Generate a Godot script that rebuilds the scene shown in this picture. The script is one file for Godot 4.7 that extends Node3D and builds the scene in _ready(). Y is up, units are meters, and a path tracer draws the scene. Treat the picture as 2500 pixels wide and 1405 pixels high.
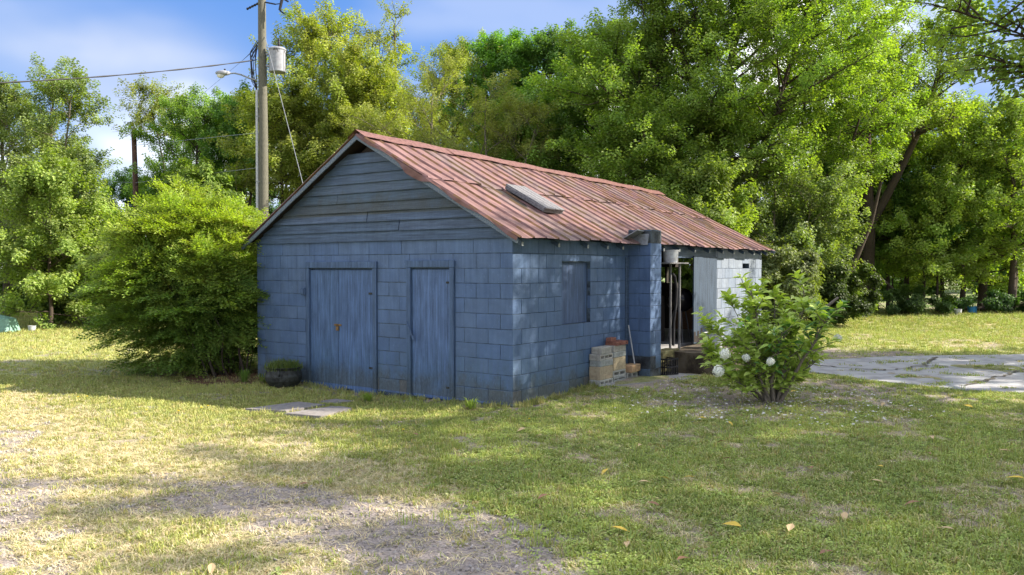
extends Node3D

# ------------------------------------------------------------------ helpers
var rng := RandomNumberGenerator.new()
var na := FastNoiseLite.new()
var nb := FastNoiseLite.new()
var nc := FastNoiseLite.new()
var M := {}
var S := {}
var used := {}
const EYE := 1.795
const SX := Vector2(0.58, 0.815)      # the shed's long side on the ground (x, distance)
const SHED := Vector2(0.01, 10.93)

func _ready() -> void:
	rng.seed = 4711
	na.seed = 3; na.frequency = 0.05; na.fractal_octaves = 3
	nb.seed = 8; nb.frequency = 0.05; nb.fractal_octaves = 2
	nc.seed = 15; nc.frequency = 0.05; nc.fractal_octaves = 2
	# --- camera, sky, sun, exposure
	var cam := Camera3D.new()
	cam.name = "camera"
	add_child(cam)
	cam.position = Vector3(0, EYE, 0)
	cam.rotation_degrees = Vector3(-1.31, 0, 0)
	cam.fov = 38.15
	cam.near = 0.1
	cam.far = 900.0
	cam.current = true
	var env := Environment.new()
	env.background_mode = Environment.BG_SKY
	env.sky = Sky.new()
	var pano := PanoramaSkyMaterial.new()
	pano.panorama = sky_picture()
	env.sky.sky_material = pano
	env.background_energy_multiplier = 1.0
	env.tonemap_mode = Environment.TONE_MAPPER_LINEAR
	env.tonemap_exposure = 3.4
	env.sdfgi_enabled = true
	env.ssao_enabled = true
	env.ssil_enabled = true
	var we := WorldEnvironment.new()
	we.name = "world_environment"
	we.environment = env
	add_child(we)
	var sun := DirectionalLight3D.new()
	sun.name = "sun"
	sun.light_color = Color(1.0, 0.955, 0.885)
	sun.light_energy = 1.27
	sun.light_angular_distance = 0.5
	sun.shadow_enabled = true
	sun.basis = Basis.looking_at(Vector3(-1.0, -0.715, 0.0))
	add_child(sun)
	# --- the scene
	make_materials()
	make_sprigs()
	make_ground()
	make_shed()
	make_woods()
	ground_slab("paved_slab", PAVED, 0.02, M["asphalt"], "", "", "", 0.05)
	for q in [[Vector2(5.6, 15.4), Vector2(6.5, 14.6), Vector2(7.6, 15.3), Vector2(8.6, 16.9)], [Vector2(7.6, 15.3), Vector2(9.0, 14.6), Vector2(11.5, 14.8)], [Vector2(6.9, 12.7), Vector2(7.9, 13.6), Vector2(9.0, 14.6)]]:
		var cr := MB.new()
		var last := Vector2.ZERO
		for i in 25:
			var f: float = i / 24.0 * (q.size() - 1)
			var j: int = mini(int(f), q.size() - 2)
			var p: Vector2 = q[j].lerp(q[j + 1], f - j) + Vector2(rr(-0.06, 0.06), rr(-0.06, 0.06))
			if i:
				var e := (p - last).orthogonal().normalized() * rr(0.012, 0.035)
				var k := func(w: Vector2) -> Vector3: return Vector3(w.x, gh(w.x, w.y) + 0.026, -w.y)
				cr.quad_out(k.call(last - e), k.call(last + e), k.call(p + e), k.call(p - e), Vector3.UP)
			last = p
		structure("pavement_crack", cr.mesh(), M["crack"])
	ground_slab("concrete_apron", [world_of(2.15, 0.03), world_of(2.1, 0.30), world_of(2.35, 0.55), world_of(3.0, 0.85), world_of(3.75, 0.95), world_of(4.3, 0.85), world_of(4.45, 0.02)], 0.012, M["concrete"], "", "", "", 0.02)
	ground_slab("stepping_stone", STONES[0], 0.045, M["stone"], "left grey stepping stone half in the sun before the double door", "stepping stone", "stepping stones")
	ground_slab("stepping_stone", STONES[1], 0.045, M["stone"], "right grey stepping stone, the one nearest the camera", "stepping stone", "stepping stones")
	ground_slab("stepping_stone", STONES[2], 0.025, M["stone"], "half buried stepping stone closest to the double door", "stepping stone", "stepping stones")
	make_stacks()
	planter()
	flowering_shrub()
	utility_pole()
	small_things()
	clump("spiky grass clump with dead straw left of the cauldron", -4.28, 13.25, 90, 0.26, Color(0.12, 0.22, 0.04), Color(0.20, 0.30, 0.07), 0.3)
	clump("small bright grass clump between the two doors", -2.03, 11.72, 70, 0.17, Color(0.22, 0.33, 0.05), Color(0.30, 0.40, 0.08), 0.08)
	clump("grass clump with drooping dead blades right of the narrow door", -0.53, 10.72, 90, 0.20, Color(0.20, 0.30, 0.05), Color(0.30, 0.38, 0.09), 0.4)
	clump("low weedy clump left of the cauldron rim", -3.95, 13.15, 50, 0.22, Color(0.15, 0.22, 0.05), Color(0.26, 0.30, 0.09), 0.25)
	scatter()

func sky_picture() -> ImageTexture:
	var w := 1024
	var h := 512
	var im := Image.create_empty(w, h, false, Image.FORMAT_RGBF)
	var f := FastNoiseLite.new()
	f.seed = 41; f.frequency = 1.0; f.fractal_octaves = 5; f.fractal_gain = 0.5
	for y in h:
		var el := PI / 2 - PI * (y + 0.5) / h
		var up := maxf(0.0, sin(el))
		var base := Color(0.108, 0.178, 0.30).lerp(Color(0.046, 0.109, 0.262), sm(0.0, 0.34, up)).lerp(Color(0.037, 0.085, 0.22), sm(0.4, 1.0, up))
		base = base.lerp(Color(0.20, 0.25, 0.33), sm(0.09, 0.0, up))
		for x in w:
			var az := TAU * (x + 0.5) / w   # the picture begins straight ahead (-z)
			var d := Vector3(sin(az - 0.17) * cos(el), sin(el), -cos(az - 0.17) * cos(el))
			var c := sm(-0.17, 0.27, f.get_noise_3d(d.x * 1.5, d.y * 2.4, d.z * 1.5))  # bright scattered cloud, added to lift the shade, mostly out of view
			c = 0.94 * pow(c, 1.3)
			var veil := sm(-0.1, 0.5, f.get_noise_3d(d.x * 2.2 + 7.0, d.y * 9.0, d.z * 2.2))
			# the soft cloud over the trees at the left
			var dx := wrapf(az + 0.462, -PI, PI) / 0.115
			var dy := (el - 0.224) / 0.042
			var here := base.lerp(Color(0.27, 0.29, 0.34), 0.35 * veil)
			var puff := (0.75 * exp(-dx * dx - dy * dy) * (0.9 + 0.6 * f.get_noise_3d(d.x * 9.0, d.y * 16.0, 1.0)))
			here = here.lerp(Color(0.25, 0.268, 0.31), clampf(puff, 0.0, 0.9))
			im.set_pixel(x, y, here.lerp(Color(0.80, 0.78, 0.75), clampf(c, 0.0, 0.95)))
	return ImageTexture.create_from_image(im)

func wood_picture(across: bool) -> ImageTexture:   # painted wood grain with cracks and worn paint
	var s := 384
	var im := Image.create_empty(s, s, false, Image.FORMAT_RGB8)
	var f := FastNoiseLite.new()
	f.seed = 91; f.frequency = 1.0; f.fractal_octaves = 3
	for y in s:
		var up := absf(2.0 * y / s - 1.0)
		for x in s:
			var a := TAU * x / s
			var g := f.get_noise_3d(cos(a) * 9.0, sin(a) * 9.0, up * 0.9)
			var fineg := f.get_noise_3d(cos(a) * 26.0, sin(a) * 26.0, up * 1.6 + 9.0)
			var worn := f.get_noise_3d(cos(a) * 2.4, sin(a) * 2.4, up * 2.2 + 30.0)
			var v := 0.88 + 0.09 * g + 0.07 * fineg + 0.12 * worn
			if fineg < -0.30:
				v *= 0.72
			var c := Color(v, v, v).lerp(Color(1, 1, 1), sm(0.22, 0.45, worn + 0.5 * fineg) * 0.6)
			if across:
				im.set_pixel(y, x, c)
			else:
				im.set_pixel(x, y, c)
	return ImageTexture.create_from_image(im)

func wall_picture() -> ImageTexture:   # weathered paint, 3 m wide and 2.6 m high: streaks, chips, and mud splashed up from the ground
	var s := 512
	var im := Image.create_empty(s, s, false, Image.FORMAT_RGB8)
	var f := FastNoiseLite.new()
	f.seed = 77; f.frequency = 1.0; f.fractal_octaves = 4
	for y in s:
		var h := 2.6 * (1.0 - (y + 0.5) / s)
		for x in s:
			var a := TAU * x / s
			var p := Vector3(cos(a), sin(a), 0) * 0.48     # a closed loop, so that the picture repeats without a seam
			var blotch := f.get_noise_3d(p.x * 4.0, p.y * 4.0, h * 2.2)
			var streak := f.get_noise_3d(p.x * 26.0, p.y * 26.0, h * 0.9 + 20.0)
			var chip := f.get_noise_3d(p.x * 40.0, p.y * 40.0, h * 16.0 + 50.0)
			var v := 0.93 + 0.10 * blotch + 0.09 * streak * sm(0.3, 1.9, h)
			var c := Color(v, v, v)
			c = c.lerp(Color(v * 0.95, v * 0.97, v), sm(0.1, 0.5, -streak) * 0.6)
			if chip > 0.43:
				c = c.lerp(Color(1.25, 1.15, 1.05), sm(0.43, 0.52, chip) * 0.8)
			var mud := sm(0.40, 0.02, h + 0.35 * blotch + 0.14 * chip)
			c = c.lerp(Color(0.98, 0.80, 0.62) * (0.92 + 0.3 * chip), mud * 0.75)
			var moss := sm(0.75, 0.1, h + 0.8 * streak)
			c = c.lerp(Color(0.88, 0.92, 0.78), moss * 0.3)
			im.set_pixel(x, y, c * 0.97)
	return ImageTexture.create_from_image(im)

func make_materials() -> void:
	var blot := noise_tex(1, 0.012, 5, [[0.0, grey(0.80)], [0.45, grey(0.95)], [0.62, grey(1.0)], [0.8, Color(0.97, 1.0, 1.0)], [1.0, Color(1.0, 1.0, 0.97)]], 512)
	var wallmap := wall_picture()
	var paint := noise_tex(2, 0.02, 5, [[0.0, Color(0.72, 0.75, 0.74)], [0.3, Color(0.88, 0.9, 0.9)], [0.55, Color(0.95, 0.96, 0.97)], [0.78, Color(1, 1, 1)], [0.9, Color(1.0, 0.99, 0.97)], [1.0, Color(1.0, 0.98, 0.93)]], 512)
	var fine := noise_tex(3, 0.09, 3, [[0.0, grey(0.0)], [1.0, grey(1.0)]], 256)
	var grain := noise_tex(4, 0.035, 5, [[0.0, grey(0.50)], [0.32, grey(0.74)], [0.5, grey(0.88)], [0.7, grey(0.97)], [1.0, grey(1.0)]], 512)
	var wood_v := wood_picture(false)
	var wood_h := wood_picture(true)
	var peel := noise_tex(5, 0.03, 5, [[0.0, Color(0.55, 0.58, 0.6)], [0.42, Color(0.8, 0.85, 0.9)], [0.56, Color(0.9, 0.92, 0.93)], [0.66, Color(1.0, 0.97, 0.9)], [1.0, Color(1, 1, 0.97)]], 512)
	var rusty := noise_tex(6, 0.016, 6, [[0.0, Color(0.68, 0.64, 0.62)], [0.35, Color(0.86, 0.84, 0.83)], [0.55, Color(0.95, 0.94, 0.94)], [0.75, Color(1.0, 1.0, 1.0)], [1.0, Color(1.0, 0.93, 0.85)]], 512)
	var soil := noise_tex(7, 0.05, 5, [[0.0, grey(0.60)], [0.4, grey(0.86)], [0.65, grey(0.97)], [1.0, Color(1.0, 1.0, 0.97)]], 512)
	var stain := noise_tex(8, 0.014, 5, [[0.0, Color(0.40, 0.36, 0.34)], [0.4, Color(0.72, 0.68, 0.62)], [0.6, Color(0.9, 0.86, 0.78)], [1.0, Color(1, 1, 1)]], 256)
	# painted blocks and boards
	for p in [["blue", Color(0.102, 0.164, 0.292)], ["blue_1", Color(0.109, 0.173, 0.300)], ["blue_2", Color(0.095, 0.156, 0.285)], ["blue_3", Color(0.105, 0.164, 0.281)], ["blue_low", Color(0.113, 0.166, 0.260)], ["blue_low_1", Color(0.132, 0.169, 0.240)], ["pier", Color(0.102, 0.166, 0.302)], ["pier_1", Color(0.095, 0.155, 0.288)]]:
		mat(p[0], p[1], 0.62, wallmap, Vector3(0.333, 0.3846, 0.333), fine, 0.5, true)
	mat("pier_low", Color(0.075, 0.10, 0.145), 0.75, stain, Vector3(1.2, 0.8, 1.2), fine, 0.6, true)
	mat("mortar", Color(0.095, 0.148, 0.245), 0.85, stain, Vector3(1.5, 1.5, 1.5), fine, 0.5, true)
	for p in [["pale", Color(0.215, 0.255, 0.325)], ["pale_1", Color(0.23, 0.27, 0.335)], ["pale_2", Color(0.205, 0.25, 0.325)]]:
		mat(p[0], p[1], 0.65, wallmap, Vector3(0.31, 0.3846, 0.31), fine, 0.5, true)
	for p in [["board", Color(0.106, 0.160, 0.252)], ["board_1", Color(0.117, 0.171, 0.265)], ["board_2", Color(0.095, 0.150, 0.239)]]:
		mat(p[0], p[1], 0.55, wood_h, Vector3(0.36, 1.9, 0.36), fine, 0.3, false)
	mat("door_trim", Color(0.109, 0.181, 0.322), 0.55, wood_v, Vector3(2.1, 0.42, 2.1), fine, 0.2)
	mat("door", Color(0.128, 0.218, 0.418), 0.55, wood_v, Vector3(1.5, 0.42, 1.5), wood_v, 0.12)
	mat("door_1", Color(0.121, 0.209, 0.394), 0.55, wood_v, Vector3(1.5, 0.42, 1.5), wood_v, 0.12)
	mat("door_2", Color(0.131, 0.219, 0.418), 0.5, wood_v, Vector3(1.5, 0.42, 1.5), wood_v, 0.12)
	mat("door_3", Color(0.111, 0.175, 0.328), 0.6, wood_v, Vector3(1.5, 0.42, 1.5), wood_v, 0.12)
	mat("sheet", Color(0.072, 0.105, 0.158), 0.6, wood_v, Vector3(1.7, 0.4, 1.7), wood_v, 0.2)
	mat("trim", Color(0.17, 0.205, 0.25), 0.65, peel, Vector3(2.5, 2.5, 2.5), fine, 0.3)
	mat("tin", Color(0.26, 0.275, 0.30), 0.45, blot, Vector3(3, 3, 3))
	M["tin"].metallic = 0.4
	mat("rust", Color(0.180, 0.102, 0.097), 0.62, rusty, Vector3(0.9, 0.9, 0.35), fine, 0.08, false, true)
	mat("rust_1", Color(0.192, 0.110, 0.105), 0.62, rusty, Vector3(0.8, 0.9, 0.3), fine, 0.08, false, true)
	mat("rust_2", Color(0.165, 0.112, 0.108), 0.60, rusty, Vector3(1.0, 0.9, 0.4), fine, 0.08, false, true)
	mat("rust_cap", Color(0.16, 0.078, 0.068), 0.6, rusty, Vector3(1.5, 1.5, 1.5), fine, 0.08)
	mat("dark_wood", Color(0.034, 0.027, 0.024), 0.8, grain, Vector3(3, 3, 3))
	mat("orange_wood", Color(0.30, 0.16, 0.08), 0.6, grain, Vector3(1, 5, 1))
	mat("white_wood", Color(0.45, 0.46, 0.47), 0.7, peel, Vector3(4, 4, 4))
	mat("silver_wood", Color(0.20, 0.20, 0.215), 0.8, grain, Vector3(9.0, 3.0, 0.9), grain, 0.3)
	mat("concrete", Color(0.27, 0.265, 0.27), 0.85, blot, Vector3(0.8, 0.8, 0.8), fine, 0.3, true)
	mat("stained", Color(0.135, 0.12, 0.10), 0.85, stain, Vector3(0.9, 0.6, 0.9), fine, 0.4, true)
	mat("mossy", Color(0.23, 0.23, 0.13), 0.85, stain, Vector3(1.5, 1.5, 1.5), fine, 0.4)
	mat("asphalt", Color(0.32, 0.32, 0.335), 0.85, blot, Vector3(0.35, 0.35, 0.35), soil, 0.4, true)
	mat("crack", Color(0.10, 0.09, 0.07), 0.95)
	mat("stone", Color(0.245, 0.225, 0.215), 0.8, blot, Vector3(1.5, 1.5, 1.5), fine, 0.25, true)
	for p in [["cinder", Color(0.36, 0.345, 0.31)], ["cinder_1", Color(0.40, 0.40, 0.37)], ["cinder_2", Color(0.31, 0.325, 0.31)], ["cinder_tan", Color(0.39, 0.32, 0.22)], ["cinder_tan_1", Color(0.44, 0.36, 0.24)], ["cinder_rust", Color(0.44, 0.29, 0.17)]]:
		mat(p[0], p[1], 0.9, blot, Vector3(2.2, 2.2, 2.2), fine, 0.6)
	mat("brick", Color(0.255, 0.112, 0.085), 0.85, blot, Vector3(4, 4, 4), fine, 0.4)
	mat("brick_1", Color(0.215, 0.088, 0.068), 0.85, blot, Vector3(4, 4, 4), fine, 0.4)
	mat("white_paint", Color(0.46, 0.47, 0.49), 0.5, blot, Vector3(2, 2, 2))
	mat("grey_paint", Color(0.30, 0.31, 0.34), 0.4, blot, Vector3(1, 1, 1))
	mat("lens", Color(0.62, 0.62, 0.58), 0.25)
	mat("pipe", Color(0.17, 0.165, 0.17), 0.5, blot, Vector3(3, 1, 3))
	mat("rubber", Color(0.022, 0.022, 0.026), 0.5)
	mat("black_gloss", Color(0.012, 0.012, 0.014), 0.2)
	mat("iron", Color(0.055, 0.065, 0.07), 0.6, stain, Vector3(3, 3, 3), fine, 0.5)
	mat("brass_rust", Color(0.20, 0.12, 0.05), 0.6, blot, Vector3(8, 8, 8))
	mat("pole_wood", Color(0.17, 0.165, 0.13), 0.85, grain, Vector3(7, 0.35, 7), grain, 0.6)
	mat("pole_brown", Color(0.15, 0.085, 0.065), 0.85, grain, Vector3(7, 0.35, 7), grain, 0.6)
	mat("mint", Color(0.22, 0.38, 0.31), 0.55, blot, Vector3(1.5, 1.5, 1.5))
	mat("blue_plastic", Color(0.06, 0.30, 0.62), 0.45)
	mat("bark", Color(0.085, 0.065, 0.05), 0.9, grain, Vector3(4, 0.8, 4), grain, 1.0)
	mat("bark_pale", Color(0.21, 0.18, 0.145), 0.9, grain, Vector3(4, 0.8, 4), grain, 0.6)
	for q in ["door", "door_1", "door_2", "door_3", "door_trim", "board", "board_1", "board_2", "sheet"]:
		var d: StandardMaterial3D = M[q]
		d.detail_enabled = true
		d.detail_albedo = wallmap
		d.detail_blend_mode = BaseMaterial3D.BLEND_MODE_MUL
		d.detail_uv_layer = BaseMaterial3D.DETAIL_UV_2
		d.uv2_triplanar = true
		d.uv2_world_triplanar = true
		d.uv2_scale = Vector3(0.41, 0.3846, 0.41)
	leaf_mat("leaf", Color(0.95, 1.0, 0.45))
	leaf_mat("leaf_big", Color(0.8, 0.85, 0.35), 0.35)
	leaf_mat("petal", Color(0.6, 0.6, 0.6), 0.6)
	leaf_mat("blade", Color(0.7, 0.75, 0.4), 0.55)
	mat("pebble", Color.WHITE, 0.85, soil, Vector3(14, 14, 14), null, 0.0, false, true)
	mat("ground", Color(1.0, 1.0, 1.0), 0.95, soil, Vector3(1.1, 1.1, 1.1), soil, 2.0, true, true)

func make_ground() -> void:
	var xs := []
	var x := -10.0
	while x < 10.0:
		xs.append(x)
		x += 0.075
	var st := 0.1
	var r := 10.0
	while r < 420.0:
		xs.append(r)
		xs.push_front(-r - 0.01)
		r += st
		st *= 1.13
	var zs := []
	var z := 3.6
	while z < 14.5:
		zs.append(z)
		z += 0.07
	st = 0.08
	while z < 520.0:
		zs.append(z)
		z += st
		st *= 1.045
	st = 0.1
	z = 3.6
	while z > -260.0:
		z -= st
		st *= 1.2
		zs.push_front(z)
	var v := PackedVector3Array()
	var n := PackedVector3Array()
	var c := PackedColorArray()
	var idx := PackedInt32Array()
	var w := xs.size()
	for zz: float in zs:
		for xx: float in xs:
			var y := gh(xx, zz)
			if absf(xx) < 10.5 and zz < 15.0 and zz > 3.0:
				y += 0.012 * nc.get_noise_2d(xx * 60.0, zz * 60.0)
			v.append(Vector3(xx, y, -zz))
			n.append(Vector3(gh(xx - 0.05, zz) - gh(xx + 0.05, zz), 0.1, gh(xx, zz + 0.05) - gh(xx, zz - 0.05)).normalized())
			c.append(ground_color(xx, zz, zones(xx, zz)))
	for j in zs.size() - 1:
		for i in w - 1:
			var a := j * w + i
			idx.append_array(PackedInt32Array([a, a + w, a + w + 1, a, a + w + 1, a + 1]))
	var arr := []
	arr.resize(Mesh.ARRAY_MAX)
	arr[Mesh.ARRAY_VERTEX] = v
	arr[Mesh.ARRAY_NORMAL] = n
	arr[Mesh.ARRAY_COLOR] = c
	arr[Mesh.ARRAY_INDEX] = idx
	var m := ArrayMesh.new()
	m.add_surface_from_arrays(Mesh.PRIMITIVE_TRIANGLES, arr)
	structure("ground", m, M["ground"])

func covered(x: float, z: float) -> bool:
	var q := local(x, z)
	if q.x > -0.03 and q.x < 9.8 and q.y < 0.03 and q.y > -5.35:
		return true
	if q.x > 4.45 and q.x < 7.65 and q.y >= 0.0 and q.y < 1.4:
		return true
	if q.x > 2.1 and q.x < 4.4 and q.y >= 0.0 and q.y < 0.8:
		return true
	var p := Vector2(x, z)
	if z > 10.5 and z < 18.0 and x > 4.9 and Geometry2D.is_point_in_polygon(p, PackedVector2Array(PAVED)):
		return nb.get_noise_2d(x * 20.0, z * 20.0) < 0.22
	if z > 10.0 and z < 12.1 and x > -3.6 and x < -2.0:
		for st in STONES:
			if Geometry2D.is_point_in_polygon(p, PackedVector2Array(st)):
				return true
	return false

func scatter() -> void:
	var tuft := PackedFloat32Array()
	var long := PackedFloat32Array()
	var straw := PackedFloat32Array()
	var clover := PackedFloat32Array()
	var stones := PackedFloat32Array()
	for band in [[3.6, 8.0, 48000], [8.0, 14.0, 60000], [14.0, 36.0, 80000]]:
		for i in band[2]:
			var z: float = sqrt(lerpf(band[0] * band[0], band[1] * band[1], rng.randf()))
			var x := rr(-0.85, 0.85) * z
			if covered(x, z):
				continue
			var k := zones(x, z)
			var s := rr(0.7, 1.3) * (1.0 if z < 12.0 else 1.0 + (z - 12.0) * 0.05)
			var p := Vector3(x, gh(x, z), -z)
			var lush: float = sm(-0.35, 0.5, na.get_noise_2d(x * 9.0 + 50.0, z * 9.0))
			var b := upright(Vector3(rr(-0.25, 0.25), 1, rr(-0.25, 0.25)), rr(0, TAU), s)
			var u := rng.randf()
			if u > 0.09 + 0.07 * k[1] + 0.88 * k[0]:
				continue
			if rng.randf() < k[1] * 0.93:
				var c := Color(0.70, 0.62, 0.43).lerp(Color(0.60, 0.53, 0.31), rng.randf()) * rr(0.8, 1.2)
				if rng.randf() < 0.25:
					c = Color(0.30, 0.33, 0.09) * rr(0.8, 1.2)
				push(straw, b, p, c)
				continue
			var g := Color(0.30, 0.36, 0.105).lerp(Color(0.39, 0.45, 0.13), clampf(lush + rr(-0.3, 0.3), 0, 1)).lerp(Color(0.385, 0.44, 0.15), k[5] * 0.75)
			g = g.lerp(Color(0.40, 0.425, 0.15), sm(-0.8, -3.2, x) * 0.8)
			if rng.randf() < 0.22:
				g = g.lerp(Color(0.52, 0.42, 0.24), rr(0.3, 0.9))
			g *= rr(0.75, 1.25)
			if x > -0.5 and z < 14.0 and rng.randf() < 0.5:
				push(clover, b, p, g * Color(0.95, 1.05, 0.9))
			elif rng.randf() < (0.10 * lush + 0.03) * (1.0 if x > -1.0 else 0.35):
				push(long, b, p, g)
			else:
				push(tuft, b, p, g)
	for i in 30000:
		var z: float = sqrt(lerpf(4.2 * 4.2, 12.0 * 12.0, rng.randf()))
		var x := rr(-0.665, 0.4) * z
		var k := zones(x, z)
		if rng.randf() > k[2]:
			continue
		var s: float = 0.005 + 0.013 * pow(rng.randf(), 2.2)
		push(stones, Basis.from_euler(Vector3(rr(0, 6), rr(0, 6), rr(0, 6))) * Basis.from_scale(Vector3(s, s * 0.8, s * rr(0.8, 1.3))), Vector3(x, gh(x, z) + s * 0.35, -z), Color(0.34, 0.315, 0.30).lerp(Color(0.40, 0.34, 0.295), rng.randf()) * rr(0.85, 1.45))
	many("grass", S["tuft"], M["blade"], tuft)
	many("dry_grass", S["straw"], M["blade"], straw)
	many("clover", S["clover"], M["blade"], clover)
	# longer grass left standing along the foot of the walls, and flat broad leafed weeds
	for i in 900:
		var q := Vector2(0, 0)
		if i % 2:
			q = world_of(rr(0.0, 3.2), rr(0.02, 0.16))
		else:
			q = world_of(-rr(0.03, 0.20), -rr(0.0, 5.3))
		if nb.get_noise_2d(q.x * 40.0, q.y * 40.0) > -0.05 and (i % 2 == 0 or local(q.x, q.y).x < 2.1):
			push(long, upright(Vector3(rr(-0.3, 0.3), 1, rr(-0.3, 0.3)), rr(0, TAU), rr(0.6, 1.3)), Vector3(q.x, gh(q.x, q.y), -q.y), Color(0.30, 0.37, 0.10).lerp(Color(0.50, 0.42, 0.22), rng.randf() * 0.8) * rr(0.7, 1.1))
	var weed := PackedFloat32Array()
	for i in 260:
		var z: float = sqrt(lerpf(4.6 * 4.6, 12.0 * 12.0, rng.randf()))
		var x := rr(-0.4, 0.66) * z
		if covered(x, z) or zones(x, z)[0] < 0.5 or nb.get_noise_2d(x * 9.0, z * 9.0) < -0.02:
			continue
		var s := rr(0.5, 1.0)
		for k in 7:
			var a := k * 0.9 + rr(-0.2, 0.2)
			var d := Vector3(cos(a), rr(0.05, 0.5), sin(a)).normalized()
			var zx := d.cross(Vector3.UP).normalized()
			push(weed, Basis(d, zx.cross(d), zx) * (s * rr(0.6, 1.0)), Vector3(x, gh(x, z) + 0.01, -z), Color(0.24, 0.35, 0.09).lerp(Color(0.36, 0.44, 0.12), rng.randf()) * rr(0.75, 1.15))
	many("tall_grass", S["long"], M["blade"], long)
	many("weeds", big_leaf(0.09, 0.034, 5, Color(1, 1, 1)), M["blade"], weed)
	many("gravel", S["pebble"], M["pebble"], stones)
	# fallen petals and bark mulch
	var fl := MB.new()
	fl.leaf(Vector3(-0.012, 0.004, 0), Vector3.RIGHT, Vector3.UP, 0.026, 0.022, 0.2, -0.1, Color.WHITE)
	var pet := PackedFloat32Array()
	for i in 600:
		var a := rr(0, TAU)
		var d := 1.7 * pow(rng.randf(), 0.7)
		var x := 3.4 + cos(a) * d * 1.25 + rr(-0.2, 0.2)
		var z := 11.0 + sin(a) * d
		if covered(x, z) and rng.randf() < 0.9:
			continue
		push(pet, upright(Vector3(rr(-0.4, 0.4), 1, rr(-0.4, 0.4)), rr(0, TAU), rr(1.0, 1.9)), Vector3(x, gh(x, z) + 0.03, -z), Color(0.62, 0.61, 0.57) * rr(0.75, 1.0))
	many("fallen_petals", fl.mesh(), M["petal"], pet)
	var ch := MB.new()
	ch.at(Vector3.ZERO, Vector3(0.045, 0.006, 0.014))
	var mul := PackedFloat32Array()
	for i in 3500:
		var x := -4.6 + rr(-1.5, 1.1)
		var z := 13.75 + rr(-1.2, 1.2)
		if rng.randf() < zones(x, z)[4] and not covered(x, z):
			push(mul, upright(Vector3(rr(-0.5, 0.5), 1, rr(-0.5, 0.5)), rr(0, TAU), rr(0.6, 1.5)), Vector3(x, gh(x, z) + 0.008, -z), Color(0.15, 0.075, 0.04).lerp(Color(0.23, 0.14, 0.08), rng.randf()) * rr(0.6, 1.3))
	many("mulch", ch.mesh(), M["blade"], mul)
	# single fallen leaves and dandelions
	var shapes := []
	for i in 3:
		shapes.append(big_leaf(0.085 + 0.012 * i, 0.034 + 0.004 * i, 70 + i, Color(1, 1, 1)))
	var tones := [["yellow_leaf", Color(0.60, 0.42, 0.06)], ["tan_leaf", Color(0.50, 0.36, 0.20)], ["brown_leaf", Color(0.24, 0.12, 0.07)]]
	for t in tones:
		var m := leaf_mat(t[0], Color(0.4, 0.35, 0.2), 0.6)
		m.vertex_color_use_as_albedo = false
		m.albedo_color = t[1].linear_to_srgb()
	var where := [[1.57, 5.65, 0], [1.86, 5.55, 1], [2.42, 6.0, 1], [0.68, 5.65, 0], [1.45, 7.0, 0], [1.25, 7.0, 0], [0.85, 7.3, 0], [1.05, 6.85, 1], [2.5, 9.6, 0], [2.3, 9.75, 0], [4.55, 9.8, 0], [0.15, 9.2, 1], [0.32, 8.8, 1], [1.3, 8.3, 1], [2.05, 7.7, 2], [2.65, 7.3, 2], [3.0, 6.9, 1], [3.3, 7.35, 0], [3.95, 7.9, 2], [3.6, 8.6, 1], [4.4, 8.7, 1], [3.1, 6.25, 2], [2.05, 6.5, 1], [1.1, 6.15, 2], [0.3, 6.45, 2], [-1.0, 8.8, 2], [-1.75, 6.75, 2], [4.0, 11.9, 0], [5.9, 10.6, 0], [6.2, 9.6, 1], [-1.3, 9.95, 1], [3.0, 5.6, 1], [0.75, 5.35, 1], [1.0, 5.0, 2], [-1.8, 4.95, 1], [4.9, 10.9, 1], [4.3, 6.9, 0], [4.7, 8.0, 1], [2.2, 8.5, 2], [1.9, 5.1, 2]]
	for q in where:
		var o := put("fallen_leaf", shapes[rng.randi() % 3], M[tones[q[2]][0]])
		o.position = Vector3(q[0], gh(q[0], q[1]) + 0.05, -q[1])
		o.rotation = Vector3(rr(-0.3, 0.3), rr(0, TAU), rr(-0.2, 0.4))
		o.scale = Vector3.ONE * rr(1.0, 1.5)
		tag(o, ["curled yellow fallen leaf lying on the shaded grass", "pale tan fallen leaf lying on the shaded grass", "dark brown dead leaf lying on the shaded grass"][q[2]], "fallen leaf", ["yellow fallen leaves", "tan fallen leaves", "brown fallen leaves"][q[2]])
	var dm := MB.new()
	dm.tube([Vector3.ZERO, Vector3(0.005, 0.06, 0)], [0.003, 0.0025], 5, Color(0.14, 0.2, 0.05))
	for i in 26:
		var a := i * 2.4
		dm.leaf(Vector3(0.005, 0.06, 0), Vector3(cos(a), 0.25 + 0.3 * (i % 3), sin(a)).normalized(), Vector3.UP, 0.019, 0.006, 0.1, 0.1, Color(0.78, 0.60, 0.02))
	var dmesh := dm.mesh()
	for q in [[-2.22, 10.05], [-3.95, 10.75], [-4.15, 10.3], [-4.55, 10.3], [-5.85, 11.4], [-5.95, 11.35], [-3.98, 10.6], [-1.2, 9.1], [0.2, 9.75]]:
		var o := put("dandelion", dmesh, M["petal"])
		o.position = Vector3(q[0], gh(q[0], q[1]) - 0.004, -q[1])
		tag(o, "yellow dandelion flower in the short grass", "dandelion", "dandelions in the lawn")

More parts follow.
